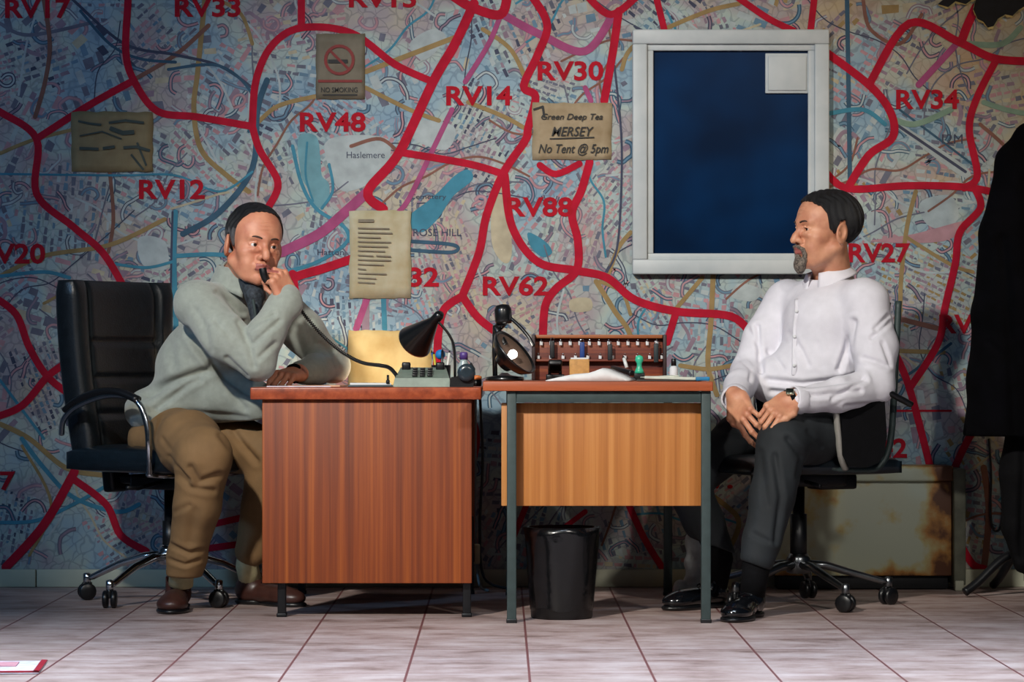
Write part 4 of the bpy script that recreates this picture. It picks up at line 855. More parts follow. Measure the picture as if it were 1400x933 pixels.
fc.chain([V3(1402,250,CD-.04), V3(1392,400,CD-.05), V3(1372,520,CD-.04), V3(1362,605,CD-.03)], [.06,.10,.11,.115], .04)
fc.ell(V3(1440,165,CD), (.08, .06, .05), .03)
fc.plane(V3(1400, 596, CD), (0, 0, -1)); fc.plane(V3(1520, 596, CD), (1, 0, 0))
ct = thing('coat', 'long black wool coat hanging at the right edge of the picture', 'coat', (PX(1400, CD), CD, PZ(596, CD)))
sdf_obj('coat_body', fc, m_coat, ct, ct.location, folds=[([(PX(1362, CD), PZ(330, CD)), (PX(1378, CD), PZ(590, CD))], .012, .014), ([(PX(1396, CD), PZ(250, CD)), (PX(1402, CD), PZ(590, CD))], .014, .018), ([(PX(1345, CD), PZ(470, CD)), (PX(1365, CD), PZ(490, CD))], .008, .006)])
ft = Field((PX(1335, CD)-.02, CD-.12, PZ(800, CD)), (PX(1520, CD), CD+.2, PZ(560, CD)), .008)
ft.chain([V3(1420,560,CD+.04), V3(1410,640,CD+.04), V3(1406,700,CD+.04), V3(1412,765,CD+.04)], [.10,.10,.075,.06], .03)
ft.chain([V3(1400,590,CD), V3(1390,650,CD), V3(1388,720,CD), V3(1398,772,CD)], [.06,.055,.045,.03], .02)
sc = thing('garment', 'dark trousers hanging below the black coat', 'trousers', (PX(1400, CD), CD, PZ(775, CD)))
sdf_obj('trousers_body', ft, m_blackfab, sc, sc.location, folds=[([(PX(1396, CD), PZ(600, CD)), (PX(1394, CD), PZ(760, CD))], .01, .014)])
hg = thing('cable', 'thin dark cable looping down the wall left of the coat', 'cable', (PX(1357, DW), DW-.01, PZ(725, DW)))
MB().tube(crom([P(1352, 600, DW-.0092), P(1355, 650, DW-.0092), P(1354, 700, DW-.0092), P(1358, 724, DW-.0092), P(1368, 722, DW-.0092), P(1372, 690, DW-.0092), P(1368, 630, DW-.0092)], 8), .004, 0, 8).build('cable_run', m_blackplastic, hg)
# flex hanging between the desks
fx = thing('power_cable', 'pale cables with a plug hanging in the gap between the two desks', 'cable', (PX(652, 10.2), 10.2, 0))
MB().tube(crom([P(650, 545, 10.16), P(650, 620, 10.17), P(649, 700, 10.18), P(651, 760, 10.18), P(656, 800, 10.15), P(668, 808, 10.1)], 8), .005, 0, 8).build('flex', mat('grey_flex', (110,120,122), .5), fx)
MB().tube(crom([P(656, 540, 10.15), P(660, 630, 10.17), P(656, 720, 10.18), P(662, 790, 10.16), P(700, 806, 10.08)], 8), .005, 0, 8).build('flex', m_blackplastic, fx)
MB().box(P(652, 758, 10.16), (.022, .03, .07), 0, .006).build('plug', mat('cream_plug', (196,184,150), .5), fx)
# crumpled white paper behind the desk leg
cw = thing('crumpled_paper', 'crumpled white paper bag standing on the floor behind the right desk leg', 'paper bag', (PX(948, 9.9), 9.9, 0))
fw = Field((PX(930, 9.9)-.04, 9.8, 0), (PX(965, 9.9)+.04, 10.0, .25), .006)
fw.chain([V3(946, 808, 9.9), V3(949, 770, 9.9), V3(950, 735, 9.9)], [.03, .024, .03], .02); fw.ell(V3(930, 803, 9.88), (.028, .025, .02), .01)
sdf_obj('bag', fw, mat('crumpled_white', (186,196,198), .7, 0, .1, 20, .9, 60), cw, cw.location, wob=.006)
# leaflet on the floor, lower left
lf = thing('leaflet', 'red and white leaflet lying on the floor in the lower left corner', 'leaflet', (PX(20, 7.62), 7.62, 0)); Q = Matrix.Translation((PX(14, 7.6), 7.60, .003)) @ Matrix.Rotation(.08, 4, 'Z')
MB().box((0, 0, 0), (.17, .30, .003), 0, 0, M=Q).box((.077, 0, .003), (.016, .30, .003), 1, 0, M=Q).box((0, -.14, .003), (.17, .02, .003), 1, 0, M=Q).box((-.02, .05, .003), (.07, .1, .0025), 2, 0, M=Q).build('page', [mat('leaflet_white', (200,196,206), .6), mat('leaflet_red', (150,28,44), .5), mat('leaflet_pink', (196,140,150), .6)], lf)
# ================================================================ people
m_brow = mat('eyebrow_hair', (62,46,38), .8)
class Tf:
    def __init__(s, loc, yaw=0., pitch=0., roll=0., sc=1., M=None):
        s.R = M if M is not None else (Matrix.Rotation(yaw, 3, 'Z') @ Matrix.Rotation(roll, 3, 'Y') @ Matrix.Rotation(pitch, 3, 'X')); s.l = Vector(loc); s.s = sc
    def p(s, x, y, z): return tuple(s.l+s.R @ (Vector((x, y, z))*s.s))
    def rot(s, E=None): return [list(r) for r in (s.R @ E if E is not None else s.R)]
    def inv(s, V):
        A = np.array([list(r) for r in s.R]); return ((V-np.array(s.l)) @ A)/s.s
def head_field(T, h=.0024, ears=True, neck_to=None, brow=0., chin=1., nose=1., sag=0., neckr=.058, jaw=1.):
    c = np.array(T.l); f = Field(c-.19, c+.17, h); s = T.s
    def E(x, y, z, a, b, d, k=.012, sub=False, Er=None): f.ell(T.p(x, y, z), (a*s, b*s, d*s), k*s, T.rot(Er), sub)
    def K(p, q, ra, rb, k=.01, sub=False): f.cone(T.p(*p), T.p(*q), ra*s, rb*s, k*s, sub)
    E(0, .016, .036, .076, .097, .083); E(0, -.036, .024, .065, .056, .074, .03); E(0, -.036, -.04, .057*jaw, .048, .068, .025)
    E(0, -.028, -.082, .050*jaw, .055, .036, .02); K((0, -.066, -.102), (0, -.070, -.106), .021*chin, .019*chin, .022)
    for q in (-1, 1):
        K((q*.056*jaw, .0, -.06), (q*.03*jaw, -.055, -.100), .018, .016, .022)          # jaw line
        E(q*.043, -.052, -.030, .024, .026, .020, .018)                     # cheekbones
        E(q*.036, -.060, -.062, .020, .022, .024, .02)                      # cheeks
    K((-.040, -.076, .019), (0, -.088, .017), .0105, .011, .014); K((.040, -.076, .019), (0, -.088, .017), .0105, .011, .014)
    for q in (-1, 1): E(q*.031, -.099, -.004, .0195, .019, .0145, .010, True)
    K((0, -.083, .010), (0, -.104*nose, -.026), .0075, .0105, .012); K((0, -.104*nose, -.026), (0, -.110*nose, -.038), .0105, .0115, .006)
    for q in (-1, 1):
        K((q*.012, -.096, -.040), (q*.014, -.090, -.043), .0082, .007, .007)
        f.ell(T.p(q*.0075, -.103, -.0495), (.0035*s, .005*s, .004*s), .003, T.rot(), True)
        # lids around the eyeball
        K((q*.0165, -.080, -.005), (q*.029, -.0890, .0030), .0024, .0030, .004); K((q*.029, -.0890, .0030), (q*.045, -.077, -.003), .0026, .0022, .004)
        K((q*.0175, -.080, -.0065), (q*.030, -.086, -.0135), .0022, .0022, .004); K((q*.030, -.086, -.0138), (q*.044, -.077, -.006), .0022, .002, .004)
        K((q*.020, -.086, -.020), (q*.040, -.080, -.022), .004, .0035, .012)   # bag under the eye
    E(0, -.088, -.068, .026, .014, .016, .012)                              # muzzle
    K((-.021, -.0925, -.0665), (-.004, -.1015, -.0625), .0032, .0046, .004); K((.021, -.0925, -.0665), (.004, -.1015, -.0625), .0032, .0046, .004)
    K((-.019, -.092, -.0735), (0, -.0985, -.0755), .0035, .0058, .004); K((.019, -.092, -.0735), (0, -.0985, -.0755), .0035, .0058, .004)
    K((-.023, -.0985, -.0690), (0, -.1065, -.0685), .0016, .002, .002, True); K((.023, -.0985, -.0690), (0, -.1065, -.0685), .0016, .002, .002, True)
    K((0, -.093, -.088), (0, -.09, -.088), .004, .004, .008, True)
    for q in (-1, 1): K((q*.019, -.104, -.044), (q*.033, -.089, -.076), .0028, .002, .006, True)   # nose to mouth creases
    for i in range(3): K((-.035, -.094+.004*i, .040+.012*i), (.035, -.094+.004*i, .040+.012*i), .0012, .0012, .003, True)
    if ears:
        for q in (-1, 1):
            Er = Matrix.Rotation(q*.35, 3, 'Z') @ Matrix.Rotation(-.18, 3, 'X')
            E(q*.081, .013, -.015, .0085, .0235, .034, .005, False, Er); E(q*.0895, .010, -.010, .006, .014, .021, .004, True, Er)
            K((q*.087, .002, -.014), (q*.085, .004, -.020), .004, .004, .004)
    if neck_to is not None:
        a = T.p(0, .012, -.062); f.cone(a, neck_to, neckr*s, (neckr+.004)*s, .02)
        for q in (-1, 1): f.cone(T.p(q*.06, .02, -.05), tuple(Vector(neck_to)+Vector(T.R @ Vector((q*.02, -.045, .0)))), .010, .010, .02)
        f.cone(T.p(0, -.035, -.115), tuple(Vector(neck_to)+Vector(T.R @ Vector((0, -.055, .03)))), .012, .012, .02)
    return f
def hair_field(T, H, off=.008, extra=None, h=.0028, wave=.0015):
    """a cap of hair following the skull, limited by the hairline H: [(y, z)]"""
    f = head_field(T, h, ears=False); X, Y, Z = np.meshgrid(*f.ax, indexing='ij')
    V = np.stack([X, Y, Z], -1).reshape(-1, 3); l = T.inv(V); ys = np.array([a for a, b in H]); zs = np.array([b for a, b in H])
    line = np.interp(l[:, 1], ys, zs); d = f.D.reshape(-1)-off*T.s+wave*np.sin(l[:, 1]*240+l[:, 2]*90+np.sin(l[:, 0]*160)*2)
    reg = (line-l[:, 2]+.0025*np.sin(l[:, 1]*330)+.002*np.sin(l[:, 0]*400))*.75
    if extra is not None: reg = np.maximum(reg, extra(l))
    f.D = np.maximum(d, reg).reshape(f.D.shape).astype(np.float32); return f
def eyes(T, parent, gaze=0., dy=0.):
    for q in (-1, 1):
        M = Matrix.Translation(T.p(q*.0305, -.0745+dy, -.0045)) @ (T.R @ Matrix.Rotation(gaze, 3, 'Z')).to_4x4()
        g = MB(); bm = bmesh.new(); bmesh.ops.create_uvsphere(bm, u_segments=20, v_segments=14, radius=.0128*T.s); g.frombm(bm, 0, True, M)
        bm = bmesh.new(); bmesh.ops.create_uvsphere(bm, u_segments=16, v_segments=10, radius=.0080*T.s); g.frombm(bm, 1, True, M @ Matrix.Translation((0, -.0060*T.s, 0)))
        g.build('eye', [m_eyew, m_iris], parent)
        # eyebrow
    for q in (-1, 1):
        pts = [Vector(T.p(q*a, b, c)) for a, b, c in ((.013, -.0975, .0155), (.026, -.0960, .0195), (.038, -.0885, .0195), (.049, -.0775, .013))]
        MB().tube(crom(pts, 4), [.0018]+[.0036]*11+[.0016], 0, 8, flat=.8).build('eyebrow', m_brow, parent)
def hand_field(T, side=1, curls=((35, 40, 25),)*4, thumb=((.018, .030, -.004), (.045, .052, -.014), (.070, .055, -.026), (.088, .046, -.034)), spread=0., h=.0021, forearm=None):
    """hand in its own frame: +X along the fingers, +Z the back of the hand, thumb on +Y*side"""
    c = np.array(T.p(.06, 0, -.01)); f = Field(c-.15, c+.15, h); s = T.s
    f.rbox(T.p(.042, 0, 0), (.046*s, .039*s, .0135*s), .0125*s, .008, T.rot()); f.ell(T.p(.03, side*.022, -.006), (.032*s, .018*s, .016*s), .012, T.rot()); f.ell(T.p(.025, -side*.022, -.004), (.03*s, .016*s, .015*s), .012, T.rot())
    f.cone(T.p(-.02, 0, 0), T.p(.01, 0, 0), .024*s, .024*s, .02)
    by = [.030, .010, -.010, -.029]; ln = [(.042, .026, .021), (.046, .029, .022), (.043, .027, .021), (.034, .021, .019)]; bx = [.083, .087, .084, .077]; rr_ = [.0092, .0095, .009, .008]
    tips = []
    for i in range(4):
        cu = curls[i % len(curls)]; a = 0; p = Vector((bx[i], side*by[i], .001)); r = rr_[i]; f.ell(T.p(p.x, p.y, .004), (.011*s, .010*s, .010*s), .006, T.rot())
        sp = side*spread*(1.5-i)
        for j in range(3):
            a += R(cu[j]); q = p+Vector((math.cos(a)*math.cos(sp), math.sin(sp)*max(0, math.cos(a)), -math.sin(a)))*ln[i][j]
            f.cone(T.p(*p), T.p(*q), r*s, r*.9*s, .0035); f.ell(T.p(*q), (r*.98*s,)*3, .002, T.rot()) if j < 2 else None
            p = q; r *= .91
        tips.append((T.p(*p), a))
    th = [(x, side*y, z) for x, y, z in thumb]; rs = [.016, .0125, .0108, .0085]
    for j in range(3): f.cone(T.p(*th[j]), T.p(*th[j+1]), rs[j]*s, rs[j+1]*s, .005)
    if forearm is not None: f.cone(forearm, T.p(0, 0, 0), .028*s, .025*s, .015)
    return f
def frame_from(x, z):
    x = Vector(x).normalized(); z = Vector(z); z = (z-x*z.dot(x)).normalized(); y = z.cross(x)
    return Matrix((x, y, z)).transposed()
def body_field(J, rr_, lo, hi, h=.011):
    f = Field(lo, hi, h)
    for a, b, ra, rb in rr_: f.cone(J[a], J[b], ra*.72, rb*.72, .02)
    return f
def shoe(name, heel, toe, parent, m, up=.0, w=.046, L=None):
    heel = Vector(heel); toe = Vector(toe); d = (toe-heel); L = d.length; Rm = frame_from(d, (0, 0, 1)); T = Tf(heel, M=Rm)
    c = (heel+toe)/2; f = Field(c-Vector((.2, .2, .12)), c+Vector((.2, .2, .2)), .0035)
    f.ell(T.p(.045, 0, .048), (.052, .036, .045), .02, T.rot()); f.ell(T.p(L*.52, 0, .036), (L*.36, .040, .034), .02, T.rot()); f.ell(T.p(L*.78, 0, .028), (L*.25, w, .030), .02, T.rot())
    f.cone(T.p(.05, 0, .05), T.p(.055, 0, .105), .041, .040, .015); f.cone(T.p(.06, 0, .1), T.p(.06, 0, .2), .036, .030, .004, True); f.plane(T.p(0, 0, .012), (0, 0, -1), .003); f.plane(T.p(0, 0, .105), (0, 0, 1), .003)
    o = sdf_obj(name, f, m, parent, ORG[parent.name])
    g = Field(c-Vector((.2, .2, .12)), c+Vector((.2, .2, .2)), .0035)
    g.ell(T.p(.047, 0, .01), (.054, .038, .02), .01, T.rot()); g.ell(T.p(L*.72, 0, .008), (L*.33, w+.003, .016), .03, T.rot()); g.plane(T.p(0, 0, .0005), (0, 0, -1), .002); g.plane(T.p(0, 0, .016), (0, 0, 1), .002)
    sdf_obj('sole', g, m_blackplastic, o, ORG[parent.name])
    lc = MB()
    for i in range(4):
        x = L*(.44+.075*i); z = .078-.012*i; lc.tube([T.p(x-.006, -.018, z-.004), T.p(x, 0, z+.002), T.p(x+.006, .018, z-.004)], .0022, 0, 6)
    lc.build('laces', m_blackfab, o)
    return o
def px2(pts): return [(PX(a, 9.4), PZ(b, 9.4)) for a, b in pts]

# ---------------------------------------------------------------- man on the left
J = dict(pelvis=V3(232,588,9.70), hipN=V3(238,598,9.60), hipF=V3(262,594,9.80), kneeN=V3(279,622,9.24), kneeF=V3(372,618,9.62), ankN=V3(249,775,9.41), ankF=V3(340,765,9.62),
         chest=V3(300,455,9.62), shN=V3(268,416,9.44), shF=V3(372,412,9.74), neck=V3(322,392,9.60), elN=V3(352,496,9.33), elF=V3(455,500,9.86), wrN=V3(387,413,9.37), wrF=V3(408,510,9.64))
G = Vector((PX(240, 9.6), 9.55, 0))
HT = Tf(P(347, 333, 9.50), yaw=R(27), pitch=R(4), roll=R(6), sc=1.07)
men = []
fh = head_field(HT, neck_to=J['neck'], nose=1.04, jaw=1.06)
# fist at the mouth; back of the hand to the camera
hx = frame_from((-.40, -.10, .84), (.62, -.74, .30)); TH = Tf(Vector(J['wrN'])+Vector((.022, -.005, .0)), M=hx, sc=1.08)
f_h1 = hand_field(TH, side=-1, curls=((62, 85, 45), (68, 88, 45), (72, 90, 45), (76, 90, 45)), thumb=((.015, .030, -.008), (.048, .046, -.022), (.078, .036, -.034), (.094, .018, -.044)), forearm=J['elN'])
hx2 = frame_from((-.45, -.88, -.12), (.1, -.2, .97)); TH2 = Tf(J['wrF'], M=hx2, sc=1.05)
f_h2 = hand_field(TH2, side=-1, curls=((28, 35, 20), (32, 38, 22), (36, 40, 24), (40, 42, 26)), forearm=J['elF'])
allv = np.array(list(J.values()))
fb = body_field(J, [('pelvis','chest',.11,.12), ('chest','neck',.10,.05), ('shN','shF',.05,.05), ('shN','elN',.04,.036), ('elN','wrN',.036,.024), ('shF','elF',.04,.036), ('elF','wrF',.036,.024), ('hipN','kneeN',.065,.045), ('kneeN','ankN',.043,.022), ('hipF','kneeF',.065,.045), ('kneeF','ankF',.043,.022)], allv.min(0)-.15, allv.max(0)+.1)
def pickL(cen):
    l = HT.inv(cen); return ((np.abs(l[:, 0]) < .023) & (l[:, 1] < -.089) & (l[:, 2] > -.081) & (l[:, 2] < -.0595)).astype(int)
man = sdf_obj('person', [fb, fh, f_h1, f_h2], [m_skin, m_lip], None, tuple(G), pick=pickL)
setp(man, 'seated man in a grey-green jumper and tan trousers, fist at his mouth', 'person')
eyes(HT, man, .12)
HL = [(-.13, .116), (-.075, .108), (-.055, .092), (-.040, .070), (-.030, .046), (-.024, .02), (-.014, -.012), (.002, -.014), (.010, .026), (.022, .022), (.030, -.03), (.05, -.06), (.07, -.075), (.13, -.08)]
def pickH(cen):
    l = HT.inv(cen); return ((l[:, 2] < .034+.006*np.sin(l[:, 1]*200))).astype(int)
sdf_obj('hair', hair_field(HT, HL, .006), [m_hair, m_grey], man, tuple(G), pick=pickH)
# jumper
s1 = Field((PX(160, 9.5), 9.1, PZ(600, 9.5)), (PX(500, 9.5), 10.05, PZ(350, 9.5)), .0055)
s1.ell(V3(225,562,9.69), (.135, .15, .085), .05); s1.ell(V3(266,500,9.66), (.125, .155, .15), .06, Matrix.Rotation(.45, 3, 'Y')); s1.ell(V3(303,448,9.62), (.115, .165, .13), .06, Matrix.Rotation(.4, 3, 'Y'))
s1.cone(J['shN'], J['shF'], .070, .066, .05); s1.ell(V3(352,556,9.62), (.07, .10, .075), .06); s1.ell(V3(300,540,9.66), (.14, .145, .10), .06)
s1.chain([V3(272,416,9.44), V3(308,462,9.35), J['elN']], [.074, .070, .058], .025); s1.chain([J['elN'], V3(364,456,9.325), V3(391,410,9.372)], [.056, .056, .050], .018)
s1.ell(V3(396,419,9.375), (.043, .045, .040), .02)
s1.chain([J['shF'], V3(415,455,9.80), J['elF']], [.078, .068, .058], .025); s1.chain([J['elF'], V3(430,506,9.74), V3(411,509,9.665)], [.056, .050, .040], .02)
s1.cone(J['neck'], V3(332,374,9.56), .084, .070, .03); s1.cone(V3(330,380,9.56), V3(338,340,9.52), .062, .070, .006, True)
s1.plane(V3(240,582,9.6), (.07, 0, -1), .006)
s1.cone(V3(350,436,9.40), V3(347,398,9.42), .010, .026, .012, True)
def px3(pts, D=9.4): return [(PX(a, D), PZ(b, D)) for a, b in pts]
foldsL = [(px3([(192,540),(232,522),(285,505)]), .010, .020), (px3([(205,560),(250,528),(268,520)]), .007, .012), (px3([(255,455),(290,500),(330,535),(352,545)]), .010, .022), (px3([(262,470),(300,520),(330,560)]), .008, .010),
          (px3([(296,400),(312,412),(328,428)]), .005, .009), (px3([(330,440),(345,470),(352,500)]), .007, .010), (px3([(352,470),(372,452),(385,440)]), .006, .009), (px3([(358,490),(380,470)]), .006, .008), (px3([(300,440),(320,462)]), .006, .006),
          (px3([(345,450),(360,440),(378,432)]), .005, .006), (px3([(270,425),(285,450),(290,480)]), .009, .006), (px3([(190,565),(260,566),(330,572)]), .008, .006), (px3([(315,490),(340,515)]), .006, .008), (px3([(425,440),(432,470)], 9.8), .008, .010), (px3([(440,470),(455,480)], 9.8), .006, .01), (px3([(225,470),(232,500)]), .012, .008)]
jm = sdf_obj('jumper', s1, m_sweater, man, tuple(G), folds=foldsL, wob=True)
# collar: standing ribbed band left open at the throat
def collar(nm, c, up, fwd, r0, r1, hgt, open_a, m, parent, th=.006, point=.03, drop=.0):
    up = Vector(up).normalized(); fwd = Vector(fwd); fwd = (fwd-up*fwd.dot(up)).normalized(); sd = up.cross(fwd); c = Vector(c); vs = []; fs = []; n = 40; rows = 7
    for s_ in (0, 1):
        for j in range(rows):
            v = j/(rows-1)
            for i in range(n+1):
                a = open_a+(2*math.pi-2*open_a)*i/n; e = abs(2*i/n-1)**6; r = r0+(r1-r0)*v+(th if s_ else 0); z = hgt*(1-v)-v*(drop+point*e)
                vs.append(c+fwd*math.cos(a)*(r+.018*v*e)+sd*math.sin(a)*r+up*z)
    m_ = n+1; N = rows*m_
    for j in range(rows-1):
        for i in range(n): a = j*m_+i; fs += [(a, a+1, a+m_+1, a+m_), (N+a, N+a+m_, N+a+m_+1, N+a+1)]
    ring = list(range(m_))+[j*m_+n for j in range(1, rows)]+[(rows-1)*m_+i for i in range(n-1, -1, -1)]+[j*m_ for j in range(rows-2, 0, -1)]
    for a, b in zip(ring, ring[1:]+ring[:1]): fs.append((a, b, N+b, N+a))
    return MB().add(vs, fs, 0, True).build(nm, m, parent)
upL = Vector(HT.p(0, .01, -.06))-Vector(J['neck'])
collar('collar', V3(327,388,9.57), (.16, -.06, 1), (.62, -.75, 0), .074, .088, .050, .50, m_sweater, jm, .007, .02, .02)
chk = Field((PX(320, 9.5), 9.3, PZ(450, 9.5)), (PX(375, 9.5), 9.6, PZ(370, 9.5)), .004); chk.chain([V3(340,382,9.50), V3(348,405,9.455), V3(350,440,9.44)], [.038, .030, .016], .01)
sdf_obj('checked_shirt', chk, m_check, man, tuple(G))
MB().tube(crom([V3(346,410,9.40), V3(349,430,9.385), V3(351,450,9.38)], 5), .005, 0, 8).build('zip', m_sweater_dk, jm)
# watch strap on the far wrist
MB().lathe([(.030, -.008), (.033, -.006), (.033, .006), (.030, .008)], 0, 20, Matrix.Translation(V3(402, 511, 9.625)) @ Vector((-.45, -.88, -.1)).to_track_quat('Z', 'Y').to_matrix().to_4x4()).build('watch_strap', m_blackfab, man)
# trousers
t1 = Field((PX(165, 9.5), 9.05, PZ(800, 9.35)), (PX(415, 9.5), 9.95, PZ(545, 9.5)), .0055)
t1.ell(V3(222,600,9.70), (.115, .15, .085), .05); t1.chain([J['hipN'], V3(258,606,9.42), V3(279,624,9.255)], [.100, .100, .088], .03)
t1.chain([V3(279,624,9.255), V3(270,690,9.30), V3(256,760,9.375), V3(252,782,9.39)], [.088, .074, .062, .060], .02)
t1.chain([J['hipF'], V3(320,606,9.72), V3(370,622,9.62)], [.100, .092, .082], .03); t1.chain([V3(370,622,9.62), V3(358,690,9.62), V3(345,752,9.62)], [.080, .064, .056], .02)
t1.plane(V3(250,789,9.4), (0, 0, -1), .004); t1.cone(V3(252,800,9.40), V3(253,775,9.40), .046, .046, .004, True)
foldsT = [(px3([(262,640),(272,660),(300,650)], 9.2), .008, .010), (px3([(240,650),(262,668),(290,672)], 9.2), .007, .008), (px3([(240,700),(262,690)], 9.3), .006, .006), (px3([(235,745),(262,756),(275,752)], 9.35), .006, .010), (px3([(232,765),(255,772),(272,766)], 9.35), .005, .008),
          (px3([(232,625),(262,655)], 9.3), .006, .010), (px3([(318,590),(335,612),(352,630)], 9.6), .008, .012), (px3([(205,600),(222,625)], 9.5), .007, .008), (px3([(225,600),(240,615)], 9.4), .006, .005), (px3([(268,700),(262,740)], 9.3), .012, .006)]
sdf_obj('trousers', t1, m_tan, man, tuple(G), folds=foldsT, wob=True)
# shoes and sock
shoe('shoe', V3(246,826,9.53)[:2]+(0.,), tuple(P(246, 838, 9.53)[:1])+(9.25, 0.), man, m_brownshoe, w=.05)
MB().tube([V3(247,800,9.43), V3(249,775,9.41)], .040, 0, 16).build('sock', m_sock, man)
hF = Vector((PX(325, 9.66), 9.68, 0)); shoe('shoe', hF, hF+Vector((.22, -.15, 0)), man, m_brownshoe)
MB().tube([hF+Vector((.045, -.03, .07)), V3(338,775,9.63), V3(342,752,9.62)], [.038, .038, .04], 0, 16).build('sock', m_sock, man)

# ---------------------------------------------------------------- man on the right
K_ = dict(pelvis=V3(1135,590,9.66), hipN=V3(1140,592,9.55), hipF=V3(1098,592,9.75), kneeN=V3(1068,606,9.20), kneeF=V3(942,662,9.54), midF=V3(1010,602,9.67), ankN=V3(1036,765,9.13), ankF=V3(986,765,9.50),
          chest=V3(1130,470,9.62), shN=V3(1182,414,9.48), shF=V3(1076,414,9.76), neck=V3(1140,390,9.64), elN=V3(1196,527,9.40), elF=V3(1024,508,9.66), wrN=V3(1088,548,9.22), wrF=V3(1004,545,9.36))
G2 = Vector((PX(1080, 9.6), 9.5, 0))
HR = Tf(P(1130, 314, 9.58), yaw=R(-70), pitch=R(-2), roll=0, sc=1.06)
fh2 = head_field(HR, neck_to=K_['neck'], nose=1.0, neckr=.056)
hA = frame_from((-.66, -.45, -.42), (-.1, -.72, .68)); TA = Tf(V3(1082,546,9.23), M=hA, sc=1.04)
f_r1 = hand_field(TA, side=1, curls=((30, 48, 30), (34, 50, 32), (38, 52, 34), (42, 54, 34)), spread=.10, thumb=((.018, .030, 0), (.045, .048, .002), (.072, .046, -.002), (.092, .036, -.008)), forearm=K_['elN'])
hB = frame_from((.28, -.62, -.62), (-.72, -.55, .30)); TB = Tf(V3(1006,545,9.32), M=hB, sc=1.04)
f_r2 = hand_field(TB, side=-1, curls=((18, 26, 18), (20, 30, 18), (24, 34, 20), (28, 38, 22)), spread=.12, thumb=((.018, .030, 0), (.045, .046, .004), (.070, .044, .004), (.09, .036, 0)), forearm=K_['elF'])
allv = np.array(list(K_.values()))
fb2 = body_field(K_, [('pelvis','chest',.11,.12), ('chest','neck',.10,.05), ('shN','shF',.05,.05), ('shN','elN',.04,.036), ('elN','wrN',.036,.024), ('shF','elF',.04,.036), ('elF','wrF',.036,.024), ('hipN','kneeN',.06,.042), ('kneeN','ankN',.042,.022), ('hipF','midF',.06,.042), ('midF','kneeF',.05,.042), ('kneeF','ankF',.042,.022)], allv.min(0)-.15, allv.max(0)+.1)
def pickR(cen):
    l = HR.inv(cen); return ((np.abs(l[:, 0]) < .023) & (l[:, 1] < -.089) & (l[:, 2] > -.081) & (l[:, 2] < -.0595)).astype(int)
man2 = sdf_obj('person', [fb2, fh2, f_r1, f_r2], [m_skin2, m_lip], None, tuple(G2), pick=pickR)
setp(man2, 'seated bearded man in a white shirt and charcoal trousers, hands clasped, facing left', 'person')
eyes(HR, man2, 0, .0035)
HL2 = [(-.13, .10), (-.085, .090), (-.070, .078), (-.050, .066), (-.036, .045), (-.030, .02), (-.024, .0), (-.012, -.012), (.0, -.014), (.008, .024), (.026, .026), (.034, -.02), (.045, -.055), (.06, -.080), (.08, -.092), (.13, -.10)]
sdf_obj('hair', hair_field(HR, HL2, .007), m_hair, man2, tuple(G2))
bf = Field(np.array(HR.p(0, -.08, -.09))-.09, np.array(HR.p(0, -.08, -.09))+.09, .0024)
def bp(x, y, z): return HR.p(x, y, z)
for q in (-1, 1):
    bf.chain([bp(0, -.1035, -.0565), bp(q*.014, -.1005, -.0585), bp(q*.026, -.090, -.068), bp(q*.029, -.084, -.082), bp(q*.024, -.084, -.100), bp(q*.012, -.088, -.118)], [.005, .0055, .0062, .0068, .009, .012], .006)
bf.ell(bp(0, -.088, -.108), (.024, .018, .020), .01, HR.rot()); bf.ell(bp(0, -.086, -.120), (.019, .017, .024), .012, HR.rot()); bf.ell(bp(0, -.0945, -.086), (.008, .006, .007), .004, HR.rot())
sdf_obj('beard', bf, m_beard, man2, tuple(G2), wob=.0012)
# shirt
s2 = Field((PX(975, 9.5), 9.05, PZ(600, 9.5)), (PX(1245, 9.5), 10.0, PZ(362, 9.5)), .0055)
s2.ell(V3(1130,560,9.64), (.135, .165, .09), .05); s2.ell(V3(1126,500,9.62), (.15, .17, .15), .06); s2.ell(V3(1128,440,9.63), (.135, .18, .12), .06); s2.ell(V3(1078,524,9.58), (.10, .08, .085), .08); s2.ell(V3(1044,520,9.62), (.055, .07, .06), .05)
s2.cone(K_['shN'], K_['shF'], .072, .070, .05); s2.cone(V3(1138,396,9.64), V3(1136,378,9.63), .09, .068, .04)
s2.chain([K_['shN'], V3(1196,475,9.44), K_['elN']], [.078, .072, .062], .022); s2.chain([K_['elN'], V3(1146,540,9.31), V3(1096,548,9.235)], [.060, .054, .042], .018)
s2.chain([K_['shF'], V3(1046,462,9.72), K_['elF']], [.074, .070, .060], .022); s2.chain([K_['elF'], V3(1012,528,9.50), V3(1005,543,9.38)], [.058, .05, .043], .018)
s2.cone(V3(1136,392,9.63), V3(1130,350,9.61), .060, .070, .006, True); s2.plane(V3(1130,588,9.6), (0, 0, -1), .006)
